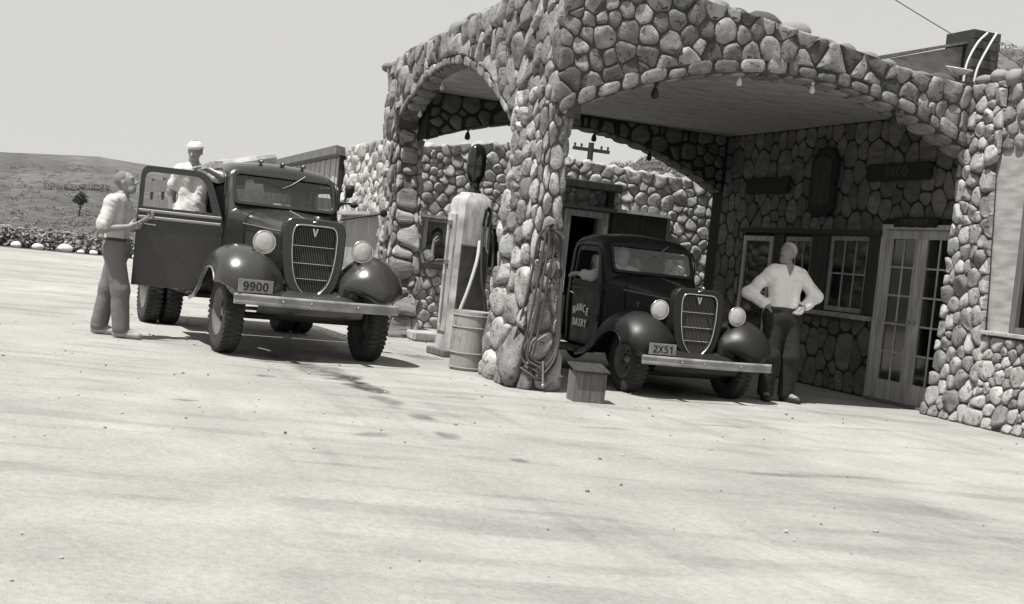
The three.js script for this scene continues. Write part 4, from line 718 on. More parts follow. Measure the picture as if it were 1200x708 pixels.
{
  const t = thing('wooden_barrel', 'weathered pale barrel with bands and faded printing beside the stone pillar', 'barrel', [-0.24, 0, -1.5], 0.2);
  const prof = [[0.185, 0], [0.2, 0.02], [0.203, 0.2], [0.206, 0.33], [0.207, 0.46], [0.21, 0.64], [0.2, 0.65], [0.198, 0.62], [0.001, 0.6]];
  const cm = document.createElement('canvas'); cm.width = 512; cm.height = 256; const c = cm.getContext('2d'); c.fillStyle = '#aeadaa'; c.fillRect(0, 0, 512, 256);
  const rnd = RNG(5); for (let i = 0; i < 1400; i++) { const v = 120 + rnd() * 90 | 0; c.fillStyle = `rgba(${v},${v},${v - 2},0.18)`; c.fillRect(rnd() * 512, rnd() * 256, 2 + rnd() * 5, 8 + rnd() * 50); }
  c.fillStyle = 'rgba(72,71,69,0.3)'; for (const u of [70, 326]) for (let i = 0; i < 46; i++) { const row = i % 3; c.fillRect(u + rnd() * (row ? 96 : 60), 78 + row * 34 + rnd() * 18, 2 + rnd() * 7, 3 + rnd() * 9); }   // worn-off stencil, no longer readable
  const ct = new THREE.CanvasTexture(cm); ct.colorSpace = THREE.SRGBColorSpace; ct.wrapS = THREE.RepeatWrapping;
  part('barrel_body', lathe(prof, 40), new THREE.MeshStandardMaterial({ color: grey(0.75), map: ct, roughness: 0.85, bumpMap: T.fine, bumpScale: 0.002 }), t);
  for (const y of [0.03, 0.19, 0.47, 0.6]) part('band', new THREE.TorusGeometry(0.207 + (y > 0.5 ? 0.002 : 0) - (y < 0.1 ? 0.006 : 0), 0.009, 6, 40).rotateX(Math.PI / 2).translate(0, y, 0), M.palewood, t);
}
{
  const t = thing('wooden_crate', 'small weathered wooden box with tilted dark lid at the foot of the stone pillar', 'crate', [0.2, 0, 0.72], -0.16); t.scale.setScalar(0.88);
  for (let i = 0; i < 4; i++) { const a = -0.15 + i * 0.076; part('plank', box(a, a + 0.073, 0.0, 0.32 - (i % 2) * 0.006, 0.13, 0.15), M.greywood, t); part('plank', box(a, a + 0.073, 0.0, 0.32, -0.15, -0.13), M.greywood, t); part('plank', box(-0.17, -0.15, 0, 0.32 - (i % 2) * 0.005, a, a + 0.073), M.greywood, t); part('plank', box(0.154, 0.174, 0, 0.32, a, a + 0.073), M.greywood, t); }
  part('lid', box(-0.19, 0.2, 0, 0.025, -0.19, 0.19, 0.006).rotateX(0.16).translate(0, 0.345, 0), M.darkwood, t);
}
// long hose looped over a peg on the front of the pillar
{
  const rnd = RNG(77), pts = [], fz = (x, y) => { const q = p1(y), u = clamp((x - q.x) / (q.ax + 0.04), -1, 1); return q.z + (q.az + 0.085) * Math.pow(Math.max(0.0, 1 - Math.abs(u) ** 3.2), 1 / 3.2) ; };
  for (let k = 0; k < 5; k++) {
    const wl = -0.24 - 0.05 * rnd() + 0.03 * k, wr = 0.09 + 0.03 * rnd(), low = 0.07 + 0.03 * k + 0.05 * rnd();
    for (const [x, y] of [[-0.12 + 0.03 * rnd(), 1.62 - 0.012 * k], [wl + 0.1, 1.5], [wl + 0.07, 1.1], [wl + 0.03, 0.65], [wl, 0.3], [wl + 0.12, low + 0.05], [-0.04, low], [wr - 0.03, low + 0.12], [wr + 0.02, 0.45], [wr + 0.01, 0.9], [wr, 1.3], [wr - 0.07, 1.55]]) pts.push(V(x, y, fz(x, y) + 0.015 + 0.02 * (k % 3)));
  }
  const h = thing('air_hose', 'long dark rubber hose looped over a peg on the stone pillar', 'hose', [0, 0, 0]);
  part('hose', tube(pts, 0.0125, 520, 7), M.hose, h);
  part('peg', bar(V(-0.08, 1.6, -0.08), V(-0.08, 1.63, 0.16), 0.018), M.black, h);
  part('hose_end', [bar(V(-0.04, 0.3, fz(-0.04, 0.3) + 0.05), V(-0.03, 0.07, fz(-0.03, 0.1) + 0.07), 0.012), new THREE.SphereGeometry(0.022, 8, 6).translate(-0.03, 0.06, fz(-0.03, 0.1) + 0.07)], M.steel, h);
}
// white painted kerb block by the far pillar
solo('kerb_block', box(0.2, 0.62, 0.0, 0.12, -6.3, -5.12, 0.02).rotateY(0), mat(0.62, 0.9, { map: T.dust }), 'low white painted kerb block at the foot of the far pillar', 'kerb');
// bare lamp sockets hanging from the arches
function socket(x, y, z, label, pale) {
  const t = thing('lamp_socket', label, 'lamp', [x, y, z], 0, 'bare lamp sockets under the canopy'); if (pale) t.scale.setScalar(0.75);
  part('cap', lathe([[0.03, 0], [0.03, -0.02], [0.012, -0.03], [0.012, -0.05]], 12), pale ? M.porcelain : M.black, t);
  part('shade', lathe([[0.018, -0.045], [0.03, -0.07], [0.042, -0.12], [0.036, -0.15], [0.001, -0.165]], 14), pale ? M.porcelain : M.black, t);
}
socket(1.0, archF(1.0) - 0.01, -0.12, 'black lamp socket under the front arch nearest the stone pillar');
socket(1.95, archF(1.95) - 0.01, -0.1, 'pale lamp socket under the crown of the front arch', true);
socket(2.85, archF(2.85) - 0.01, -0.1, 'pale lamp socket under the front arch right of its crown', true);
socket(3.95, archF(3.95) - 0.01, -0.12, 'black lamp socket under the front arch nearest the glazed doors');
socket(0.86, archB(0.86) - 0.01, ZB - 0.1, 'black lamp socket under the rear arch above the fuel pump');
socket(2.85, archB(2.85) - 0.01, ZB - 0.1, 'black lamp socket under the rear arch near its crown');
socket(3.8, archB(3.8) - 0.01, ZB - 0.1, 'black lamp socket under the rear arch above the dairy truck');
socket(XL + 0.2, archL(4.65) - 0.01, -4.65, 'pale lamp socket under the side arch high above the pump', true);
socket(XL + 0.2, archL(5.6) - 0.01, -5.6, 'pale lamp socket low on the side arch by the far pillar', true);

// ================================================================== SIGNS ON THE FACADE
function plankShape(w, h, seed, tips) { const rnd = RNG(seed), p = []; const n = 14; for (let i = 0; i <= n; i++) p.push([lerp(-w / 2, w / 2, i / n), -h / 2 + 0.012 * rnd()]); if (tips) p.push([w / 2 + 0.05, -h * 0.2], [w / 2 + 0.015, 0.0], [w / 2 + 0.06, h * 0.25]); for (let i = n; i >= 0; i--) p.push([lerp(-w / 2, w / 2, i / n), h / 2 - 0.012 * rnd()]); if (tips) p.push([-w / 2 - 0.06, h * 0.2], [-w / 2 - 0.015, 0], [-w / 2 - 0.05, -h * 0.25]); return shapeOf(p); }
const onFacade = (g, y, s) => g.rotateY(-Math.PI / 2).translate(XF - 0.03, y, -s);
M.signwood = mat(0.014, 0.85, { map: T.wood }); M.dim = mat(0.045, 0.9);
function sign(y, s, w, h, seed, tips, txt, size, label) {
  const t = thing('sign_board', label, 'sign');
  const b = part('board', boxUV(onFacade(extr(plankShape(w, h, seed, tips), 0.04, 0.006, 1).translate(0, 0, 0), y, s)), M.signwood, t);
  if (txt) part('lettering', onFacade(letters(txt, size, 0.008).translate(0, -size / 2, 0.045), y, s), M.dim, b);
}
sign(2.72, 4.26, 1.05, 0.24, 91, true, '', 0, 'dark rustic plank sign on the shaded wall nearest the far corner');
sign(2.83, 1.32, 1.15, 0.22, 92, true, 'DECO', 0.12, 'dark rustic plank sign lettered DECO high on the shaded wall');
sign(2.21, 0.88, 0.76, 0.12, 93, false, 'ENTRANCE', 0.07, 'small dark sign lettered ENTRANCE above the glazed doors');
{ const t = thing('wall_plaque', 'tall dark pointed plaque on the shaded stone wall', 'plaque'); const b = part('board', boxUV(onFacade(extr(shapeOf([[-0.27, -0.36], [-0.12, -0.47], [0.02, -0.43], [0.14, -0.47], [0.27, -0.36], [0.28, 0.3], [0.16, 0.44], [0, 0.47], [-0.16, 0.44], [-0.28, 0.3]]), 0.05, 0.01, 1), 2.74, 2.86)), M.signwood, t); part('rim', boxUV(onFacade(extr(shapeOf([[-0.2, -0.3], [0.2, -0.3], [0.2, 0.28], [0, 0.36], [-0.2, 0.28]]), 0.012, 0.004, 1).translate(0, 0, 0.058), 2.74, 2.86)), M.darkwood, b); }

// ================================================================== ON THE ROOF, WIRES, POLE
{
  const t = thing('rooftop_shed', 'low pale shed with sloping roof on top of the station', 'shed', [0, 3.7, 0]);
  part('wall', boxUV(extr(shapeOf([[6.55, 0], [8.0, 0], [8.0, 1.5], [6.55, 1.06]]), 3).translate(0, 0, -7)), mat(0.34, 0.95, { map: T.plaster }), t);
  part('roof', boxUV(extr(shapeOf([[6.4, 1.03], [8.0, 1.52], [8.0, 1.56], [6.4, 1.08]]), 3.2).translate(0, 0, -7.1)), M.greywood, t);
  const c = thing('brick_chimney', 'dark rough chimney block with two pale pipes on the station roof', 'chimney', [8.22, 3.7, -4.1]);
  const rnd = RNG(8); part('core', box(-0.24, 0.24, 0, 1.72, -0.3, 0.3), mat(0.03, 1), c);
  const sooty = [mat(0.035, 1), mat(0.06, 1)];
  for (let j = 0; j < 12; j++) for (let i = 0; i < 3; i++) { const o = (j % 2) * 0.11; part('brick', box(-0.25 + i * 0.167 + 0.005, -0.25 + (i + 1) * 0.167 - 0.005, 0.02 + j * 0.142, 0.02 + j * 0.142 + 0.13, 0.28, 0.33 + 0.02 * rnd()), sooty[Math.floor(rnd() * 2)], c); }
  part('pipe', tube([V(-0.42, 0.75, 0.42), V(-0.4, 1.15, 0.42), V(-0.24, 1.5, 0.42), V(-0.05, 1.68, 0.38)], 0.017, 24, 8), M.porcelain, c);
  part('pipe', tube([V(-0.24, 0.7, 0.42), V(-0.2, 1.1, 0.42), V(-0.02, 1.5, 0.42), V(0.12, 1.7, 0.38)], 0.017, 24, 8), M.porcelain, c);
  const e = thing('enamel_basin', 'upturned pale basin lying on the parapet above the glazed doors', 'basin', [4.75, 3.86, -0.12]);
  part('bowl', lathe([[0.001, 0], [0.06, 0.0], [0.13, 0.06], [0.15, 0.065], [0.15, 0.075], [0.12, 0.07], [0.05, 0.015], [0.001, 0.012]], 24).rotateX(0.2), M.porcelain, e);
}
function wire(a, b, sag, label, group) { const m = a.clone().lerp(b, 0.5); m.y -= sag; solo('wire', new THREE.TubeGeometry(new THREE.QuadraticBezierCurve3(a, m, b), 40, 0.008, 5), M.hose, label, 'wire', group); }
wire(V(7.86, 5.3, -4), V(6.6, 6.0, -4.6), 0.02, 'dark wire running up from the rooftop shed corner');
wire(V(8.4, 5.3, -4.0), V(10.5, 3.9, -2.5), 0.05, 'upper of two dark wires falling from the chimney');
wire(V(8.35, 5.05, -3.9), V(9.6, 3.8, -2.6), 0.02, 'lower of two dark wires falling from the chimney');
{
  const t = thing('telephone_pole', 'distant wooden telephone pole with one crossarm beyond the stone wing', 'pole', [13.45, 0, -30], 0.0);
  part('pole', bar(V(0, -0.3, 0), V(-0.02, 5.82, 0), 0.15, 0.11), M.darkwood, t);
  const a = part('crossarm', box(-0.72, 0.72, 5.5, 5.62, -0.06, 0.06), M.darkwood, t);
  for (const x of [-0.66, -0.4, 0.4, 0.66]) part('insulator', lathe([[0.03, 0], [0.03, 0.06], [0.05, 0.07], [0.045, 0.12], [0.02, 0.15], [0.001, 0.155]], 10).translate(x, 5.61, 0), M.dim, a);
}

// ================================================================== ROADSIDE STONES, SCRUB, SMALL TREE
{
  const rnd = RNG(101); let i = 0;
  const spots = []; for (let x = -9.4; x < -0.6; x += 0.36 + 0.5 * rnd()) spots.push(x);
  spots.forEach((x, n) => { const r = 0.1 + 0.1 * rnd(); solo('roadside_stone', rock(r * 1.2, r * 0.8, r, 200 + n * 3, 0.25).translate(x, r * 0.55, -30.9 - 0.5 * rnd()), mat(0.62, 0.95), `${['leftmost', 'second', 'third', 'fourth', 'fifth', 'sixth', 'seventh', 'eighth', 'ninth', 'tenth', 'eleventh', 'twelfth', 'thirteenth', 'fourteenth', 'fifteenth', 'sixteenth', 'seventeenth', 'eighteenth', 'nineteenth', 'twentieth'][n]} white painted stone from the left along the far road edge`.replace('leftmost white painted stone from the left', 'leftmost white painted stone'), 'stone', 'white stones along the road edge'); });
  // low dry scrub: many small leafy sprigs, instanced
  const blade = []; for (let k = 0; k < 90; k++) { const u = rnd() * 6.28, e = Math.acos(rnd()), R = 0.2 + 0.45 * Math.pow(rnd(), 0.5), g = new THREE.PlaneGeometry(0.05 + 0.05 * rnd(), 0.07 + 0.07 * rnd()); g.rotateX(rnd() * 6.28); g.rotateY(rnd() * 6.28); g.translate(R * Math.sin(e) * Math.cos(u), 0.1 + R * Math.cos(e) * 0.95, R * Math.sin(e) * Math.sin(u)); blade.push(g); }
  const sprig = merge(blade), N = 5200, im = shadows(new THREE.InstancedMesh(sprig, mat(0.2, 1), N)), Q = new THREE.Matrix4(), q = new THREE.Quaternion(), col = new THREE.Color();
  for (let k = 0; k < N; k++) {
    let az, r, s; const pick = k / N;
    if (pick < 0.42) { az = -8 + rnd() * 15; r = 43.2 + 7 * rnd() * rnd() + rnd() * 2; s = 0.4 + 0.6 * rnd(); }             // hedge of brush behind the stones
    else if (pick < 0.5) { az = -0.3 + rnd() * 2.4; r = 142 + 12 * rnd(); s = 0.4 + 0.5 * rnd(); }                           // dark patch on the slope
    else if (pick < 0.75) { az = -12 + rnd() * 22; r = 50 + 150 * Math.pow(rnd(), 0.8); s = 0.25 + 0.4 * rnd(); }
    else { az = 22 + rnd() * 22; r = 60 + 75 * rnd(); s = 0.4 + 0.8 * rnd(); }
    const p = fromAz(az, r); q.setFromEuler(new THREE.Euler(0, rnd() * 6.28, 0)); Q.compose(V(p.x, p.y - 0.05, p.z), q, V(s * 1.3, s, s * 1.3)); im.setMatrixAt(k, Q); const v = 0.6 + 0.7 * rnd(); im.setColorAt(k, col.setRGB(v, v, v * 0.97));
  }
  im.name = 'scrub'; tag(im, 'low dry scrub covering the slope beyond the road', 'scrub', null, 'stuff'); scene.add(im);
  // small tree on the slope
  const tp = fromAz(1.05, 92), tr = thing('slope_tree', 'small dark tree standing alone on the hill slope', 'tree', [tp.x, tp.y - 0.1, tp.z]); tr.scale.set(0.6, 0.75, 0.6);
  part('trunk', [bar(V(0, 0, 0), V(0.08, 0.9, 0), 0.09, 0.06), bar(V(0.08, 0.85, 0), V(-0.4, 1.6, 0.1), 0.05, 0.02), bar(V(0.08, 0.85, 0), V(0.5, 1.7, -0.1), 0.05, 0.02), bar(V(0.08, 0.9, 0), V(0.1, 2.0, 0.1), 0.045, 0.015)], M.darkwood, tr);
  const lv = []; for (let k = 0; k < 900; k++) { const c = [[-0.45, 1.7, 0, 0.5], [0.5, 1.8, -0.1, 0.5], [0.05, 2.15, 0.1, 0.55], [0.1, 1.5, 0.3, 0.4]][k % 4], u = rnd() * 6.28, w = Math.acos(2 * rnd() - 1), R = c[3] * Math.pow(rnd(), 0.4); const g = new THREE.PlaneGeometry(0.12, 0.09); g.rotateX(rnd() * 6); g.rotateY(rnd() * 6); g.translate(c[0] + R * Math.sin(w) * Math.cos(u), c[1] + R * Math.cos(w) * 0.8, c[2] + R * Math.sin(w) * Math.sin(u)); lv.push(g); }
  part('crown', lv, mat(0.06, 0.9), tr);
  // gravel specks on the yard
  const G = 900, gm = shadows(new THREE.InstancedMesh(rock(1, 0.6, 0.9, 3, 0.3, 1), mat(0.28, 1), G));
  for (let k = 0; k < G; k++) { const a = Math.pow(rnd(), 0.6), x = -8 + 16 * rnd(), z = lerp(8.5, -6, a), s = 0.005 + 0.012 * rnd() ** 3; q.setFromEuler(new THREE.Euler(0, rnd() * 6.28, 0)); Q.compose(V(x, 0.0, z), q, V(s, s, s)); gm.setMatrixAt(k, Q); const v = 0.4 + 1.1 * rnd(); gm.setColorAt(k, col.setRGB(v, v, v)); }
  gm.name = 'gravel'; tag(gm, 'small loose gravel scattered over the yard', 'gravel', null, 'stuff'); scene.add(gm);
}

// ================================================================== PEOPLE
function surfaceNet(f, lo, hi, h) {                            // mesh of the zero surface of a distance field
  const nx = Math.ceil((hi[0] - lo[0]) / h) + 1, ny = Math.ceil((hi[1] - lo[1]) / h) + 1, nz = Math.ceil((hi[2] - lo[2]) / h) + 1, S = new Float32Array(nx * ny * nz);
  for (let k = 0, i = 0; k < nz; k++) for (let j = 0; j < ny; j++) for (let a = 0; a < nx; a++, i++) S[i] = f(lo[0] + a * h, lo[1] + j * h, lo[2] + k * h);
  const at = (a, j, k) => a + nx * (j + ny * k), id = new Int32Array(nx * ny * nz).fill(-1), pos = [], idx = [];
  const C = [[0, 0, 0], [1, 0, 0], [0, 1, 0], [1, 1, 0], [0, 0, 1], [1, 0, 1], [0, 1, 1], [1, 1, 1]], E = [[0, 1], [2, 3], [4, 5], [6, 7], [0, 2], [1, 3], [4, 6], [5, 7], [0, 4], [1, 5], [2, 6], [3, 7]];
  for (let k = 0; k < nz - 1; k++) for (let j = 0; j < ny - 1; j++) for (let a = 0; a < nx - 1; a++) {
    let m = 0; const v = []; for (let c = 0; c < 8; c++) { v[c] = S[at(a + C[c][0], j + C[c][1], k + C[c][2])]; if (v[c] < 0) m |= 1 << c; }
    if (m === 0 || m === 255) continue;
    let x = 0, y = 0, z = 0, n = 0;
    for (const [p, q] of E) if ((v[p] < 0) !== (v[q] < 0)) { const t = v[p] / (v[p] - v[q]); x += lerp(C[p][0], C[q][0], t); y += lerp(C[p][1], C[q][1], t); z += lerp(C[p][2], C[q][2], t); n++; }
    id[at(a, j, k)] = pos.length / 3; pos.push(lo[0] + (a + x / n) * h, lo[1] + (j + y / n) * h, lo[2] + (k + z / n) * h);
  }
  const quad = (a, b, c, d, s) => { if (a < 0 || b < 0 || c < 0 || d < 0) return; s ? idx.push(a, b, c, a, c, d) : idx.push(a, c, b, a, d, c); };
  for (let k = 1; k < nz - 1; k++) for (let j = 1; j < ny - 1; j++) for (let a = 1; a < nx - 1; a++) {
    const s = S[at(a, j, k)] < 0;
    if (s !== S[at(a + 1, j, k)] < 0) quad(id[at(a, j - 1, k - 1)], id[at(a, j, k - 1)], id[at(a, j, k)], id[at(a, j - 1, k)], s);
    if (s !== S[at(a, j + 1, k)] < 0) quad(id[at(a - 1, j, k - 1)], id[at(a - 1, j, k)], id[at(a, j, k)], id[at(a, j, k - 1)], s);
    if (s !== S[at(a, j, k + 1)] < 0) quad(id[at(a - 1, j - 1, k)], id[at(a, j - 1, k)], id[at(a, j, k)], id[at(a - 1, j, k)], s);
  }
  const g = new THREE.BufferGeometry(); g.setAttribute('position', new THREE.Float32BufferAttribute(pos, 3)); g.setIndex(idx); g.computeVertexNormals(); return g;
}
const smin = (a, b, k) => { const h = Math.max(k - Math.abs(a - b), 0) / k; return Math.min(a, b) - h * h * k * 0.25; };
function capsule(x, y, z, c) {                                 // c: [ax,ay,az, bx,by,bz, ra, rb]
  const bx = c[3] - c[0], by = c[4] - c[1], bz = c[5] - c[2], px = x - c[0], py = y - c[1], pz = z - c[2], L = bx * bx + by * by + bz * bz || 1e-9, t = clamp((px * bx + py * by + pz * bz) / L);
  const dx = px - bx * t, dy = py - by * t, dz = pz - bz * t; return Math.sqrt(dx * dx + dy * dy + dz * dz) - lerp(c[6], c[7], t);
}
const bone = (a, b, ra, rb = ra) => [...a, ...b, ra, rb];
function field(list, k, grow = 0) { return (x, y, z) => { let d = 9; for (const c of list) d = smin(d, capsule(x, y, z, c), k); return d - grow; }; }
function bounds(list, pad) { const lo = [9e9, 9e9, 9e9], hi = [-9e9, -9e9, -9e9]; for (const c of list) for (let i = 0; i < 3; i++) { const r = Math.max(c[6], c[7]) + pad; lo[i] = Math.min(lo[i], c[i] - r, c[i + 3] - r); hi[i] = Math.max(hi[i], c[i] + r, c[i + 3] + r); } return [lo, hi]; }
const ell = (x, y, z, cx, cy, cz, rx, ry, rz) => { const a = (x - cx) / rx, b = (y - cy) / ry, c = (z - cz) / rz, k = Math.sqrt(a * a + b * b + c * c); return (k - 1) * Math.min(rx, ry, rz); };
function headField(x, y, z) {                                  // local: y up, z out of the face
  let d = ell(x, y, z, 0, 0.03, -0.012, 0.076, 0.09, 0.096);
  d = smin(d, ell(x, y, z, 0, -0.03, 0.022, 0.06, 0.092, 0.07), 0.04);
  d = smin(d, capsule(x, y, z, [-0.03, -0.095, 0.045, 0.03, -0.095, 0.045, 0.028, 0.028]), 0.03);
  d = smin(d, capsule(x, y, z, [-0.036, 0.028, 0.078, 0.036, 0.028, 0.078, 0.012, 0.012]), 0.02);
  d = smin(d, capsule(x, y, z, [0, 0.012, 0.09, 0, -0.032, 0.112, 0.009, 0.015]), 0.014);
  d = smin(d, capsule(x, y, z, [-0.016, -0.036, 0.096, 0.016, -0.036, 0.096, 0.009, 0.009]), 0.01);
  d = Math.max(d, -(smin(ell(x, y, z, -0.031, 0.004, 0.1, 0.02, 0.013, 0.018), ell(x, y, z, 0.031, 0.004, 0.1, 0.02, 0.013, 0.018), 0.002)));
  d = Math.min(d, Math.hypot(Math.abs(x) - 0.031, y - 0.004, z - 0.077) - 0.0125);
  d = smin(d, capsule(x, y, z, [-0.02, -0.062, 0.087, 0.02, -0.062, 0.087, 0.008, 0.008]), 0.008);
  d = smin(d, capsule(x, y, z, [-0.017, -0.078, 0.084, 0.017, -0.078, 0.084, 0.008, 0.008]), 0.008);
  d = Math.max(d, -capsule(x, y, z, [-0.024, -0.07, 0.096, 0.024, -0.07, 0.096, 0.004, 0.004]));
  d = smin(d, ell(Math.abs(x), y, z, 0.078, -0.004, -0.012, 0.012, 0.033, 0.021), 0.008);
  return d;
}
const toArr = (g) => { const h = g.index ? g.toNonIndexed() : g; if (!h.attributes.normal) h.computeVertexNormals(); return h; };
function handBones(w, dir, palm, thumbSide, curl, sc = 1) {    // wrist, pointing direction, palm normal, thumb direction
  const D = dir.clone().normalize(), T0 = thumbSide.clone().sub(D.clone().multiplyScalar(thumbSide.dot(D))).normalize(), N = palm.clone().sub(D.clone().multiplyScalar(palm.dot(D))).normalize(), L = [];
  const at = (a, b, c) => w.clone().addScaledVector(D, a * sc).addScaledVector(T0, b * sc).addScaledVector(N, c * sc), A = (v) => [v.x, v.y, v.z];
  L.push(bone(A(at(0, 0, 0)), A(at(0.05, 0.018, 0)), 0.024 * sc, 0.022 * sc), bone(A(at(0.01, -0.01, 0)), A(at(0.075, -0.026, 0)), 0.02 * sc, 0.015 * sc), bone(A(at(0.03, 0, 0)), A(at(0.085, 0.025, 0)), 0.02 * sc, 0.014 * sc), bone(A(at(0.085, 0.028, 0)), A(at(0.075, -0.03, 0)), 0.014 * sc, 0.013 * sc));
  [[0.03, 0.072], [0.011, 0.08], [-0.01, 0.075], [-0.03, 0.06]].forEach(([o, len], i) => {
    let p = at(0.085 - Math.abs(o) * 0.2, o, 0), a = 0; const seg = [0.45, 0.3, 0.25];
    for (let k = 0; k < 3; k++) { a += curl * (k ? 0.9 : 0.6); const q = p.clone().addScaledVector(D, Math.cos(a) * len * seg[k] * sc).addScaledVector(N, Math.sin(a) * len * seg[k] * sc); L.push(bone(A(p), A(q), (0.0092 - k * 0.001) * sc, (0.0086 - k * 0.001) * sc)); p = q; }
  });
  const t0 = at(0.02, 0.026, 0.006), t1 = at(0.055, 0.056, 0.014 + 0.01 * curl), t2 = at(0.085, 0.062, 0.02 + 0.022 * curl); L.push(bone(A(t0), A(t1), 0.014 * sc, 0.011 * sc), bone(A(t1), A(t2), 0.011 * sc, 0.0085 * sc));
  return L;
}
// J: joints in world-like local metres (feet on y = 0). c: colours and clothes
function person(name, label, pos, turn, J, c) {
  const root = thing(name, label, 'person', pos, turn), a = (v) => [v.x, v.y, v.z], mid = (p, q, t) => p.clone().lerp(q, t);
  const f = c.build ?? 1, hipY = J.hipL.clone().lerp(J.hipR, 0.5), neck = J.neck;
  const torso = [bone(a(J.hipL), a(J.hipR), 0.1 * f), bone(a(mid(J.hipL, J.hipR, 0.25)), a(mid(J.shL, J.shR, 0.22)), 0.09 * f, 0.088 * f), bone(a(mid(J.hipL, J.hipR, 0.75)), a(mid(J.shL, J.shR, 0.78)), 0.09 * f, 0.088 * f), bone(a(J.shL), a(J.shR), 0.05 * f), bone(a(mid(J.shL, J.shR, 0.5)), a(neck), 0.075 * f, 0.055)];
  const armU = [bone(a(J.shL), a(J.elL), 0.05 * f, 0.042 * f), bone(a(J.shR), a(J.elR), 0.05 * f, 0.042 * f)], armF = [bone(a(J.elL), a(J.wrL), 0.04 * f, 0.026), bone(a(J.elR), a(J.wrR), 0.04 * f, 0.026)];
  const legs = J.knL ? [bone(a(J.hipL), a(J.knL), 0.09 * f, 0.062 * f), bone(a(J.hipR), a(J.knR), 0.09 * f, 0.062 * f), bone(a(J.knL), a(J.anL), 0.058 * f, 0.04), bone(a(J.knR), a(J.anR), 0.058 * f, 0.04)] : [];
  const nk = [bone(a(neck), a(J.head.clone().add(V(0, -0.08, 0))), 0.056, 0.052)];
  const feet = J.knL ? [bone(a(J.anL), a(J.toL), 0.04, 0.033), bone(a(J.anR), a(J.toR), 0.04, 0.033)] : [];
  const all = [...torso, ...armU, ...armF, ...legs, ...nk, ...feet], bb = bounds(all, 0.04);
  const geos = [surfaceNet(field(all, 0.05), bb[0], bb[1], 0.0135)];
  // head
  const H = new THREE.Matrix4().makeRotationFromEuler(new THREE.Euler(J.look[1], J.look[0], J.look[2] ?? 0, 'YXZ')).setPosition(J.head);
  const hs = c.headScale ?? 1; H.multiply(new THREE.Matrix4().makeScale(hs, hs, hs));
  geos.push(surfaceNet(headField, [-0.11, -0.145, -0.13], [0.11, 0.14, 0.145], 0.0048).applyMatrix4(H));
  for (const h of [J.handL, J.handR]) if (h) { const L = handBones(h.w, h.dir, h.palm, h.thumb, h.curl, 0.98), b = bounds(L, 0.012); geos.push(surfaceNet(field(L, 0.008), b[0], b[1], 0.004)); }
  const skin = mat(c.skin ?? 0.26, 0.6);
  part('body', merge(geos.map(toArr)), skin, root);
  // hair
  if (c.hair !== undefined) { const hl = c.hairline ?? 0.045; part('hair', surfaceNet((x, y, z) => Math.max(ell(x, y, z, 0, 0.032, -0.016, 0.083, 0.098, 0.103) + 0.006 * (vnoise(x * 90, y * 60, z * 90 + 50) - 0.5), -(y + 0.02 - smooth(-0.05, 0.07, z) * (hl + 0.02) + 0.03 * smooth(0.0, -0.06, z)), z - (c.hairFront ?? 0.062)), [-0.11, -0.12, -0.14], [0.11, 0.15, 0.12], 0.0052).applyMatrix4(H), mat(c.hair, 0.85), root); }
  if (c.hat) { const g = [lathe([[0.001, 0.128], [0.05, 0.122], [0.082, 0.095], [0.094, 0.06], [0.098, 0.045], [0.09, 0.045], [0.001, 0.05]], 24).scale(0.95, 1, 1.08), lathe(c.hat.brim ? [[0.09, 0.045], [0.125, 0.035], [0.127, 0.04], [0.094, 0.056]] : [[0.1, 0.04], [0.104, 0.07], [0.098, 0.075], [0.094, 0.045]], 24).scale(0.95, 1, 1.08)]; part('hat', merge(g).applyMatrix4(H), mat(c.hat.tone, 0.9), root); }
  // clothes: inflated pieces of the same field, cut at waist, neck, cuffs and hems
  const fold = (x, y, z, s) => { const w = 0.05 * (vnoise(x * 6 + 3, y * 6 + 3, z * 6 + 3) - 0.5); return (s < 10 ? 0.55 : 1) * 0.014 * (vnoise(x * s + 40, y * s * 0.75 + 40, z * s + 40) - 0.5) + (s < 10 ? 0.012 : 0.03) * (Math.abs(vnoise((x + w) * 11 + 9, (y + x * 0.5 + w) * 27 + 30, z * 11 + 7) - 0.5) - 0.25); };
  const across = J.shL.clone().sub(J.shR).setY(0).normalize(), front = across.clone().cross(V(0, 1, 0));
  const belt = hipY.y + (c.belt ?? 0.1), sl = c.sleeve ?? 1;
  { const cut = (u, v, t) => bone(a(u), a(mid(u, v, Math.min(1, t))), u === J.shL || u === J.shR ? 0.052 * f : 0.05 * f, sl > 1 ? 0.042 : 0.056 * f);
    const L = [...torso, bone(a(neck), a(neck.clone().add(V(0, 0.03, 0))), 0.062), ...[['shL', 'elL', 'wrL'], ['shR', 'elR', 'wrR']].flatMap(([s, e, w]) => sl <= 1 ? [cut(J[s], J[e], sl)] : [bone(a(J[s]), a(J[e]), 0.053 * f, 0.054 * f), cut(J[e], J[w], sl - 1)])];
    const F = field(L, 0.045, 0.016), b = bounds(L, 0.05), low = c.dress ? hipY.y - 0.55 : belt - 0.02;
    if (c.dress) L.push(bone([hipY.x, hipY.y + 0.1, hipY.z], [hipY.x, hipY.y - 0.55, hipY.z], 0.11, 0.14)), b[0][1] = Math.min(b[0][1], low - 0.05), b[0][0] -= 0.1, b[1][0] += 0.1, b[0][2] -= 0.1, b[1][2] += 0.1;
    part(c.dress ? 'dress' : 'shirt', boxUV(surfaceNet((x, y, z) => Math.max(F(x, y, z) + fold(x, y, z, 13), low - y, y - (neck.y + 0.028), -Math.max(Math.abs((x - neck.x) * across.x + (z - neck.z) * across.z) - (y - neck.y + 0.1) * 0.42, 0.02 - (x - neck.x) * front.x - (z - neck.z) * front.z)), b[0], b[1], 0.0125)), mat(c.shirt, 0.9, { bumpMap: T.fine, bumpScale: 0.002 }), root);
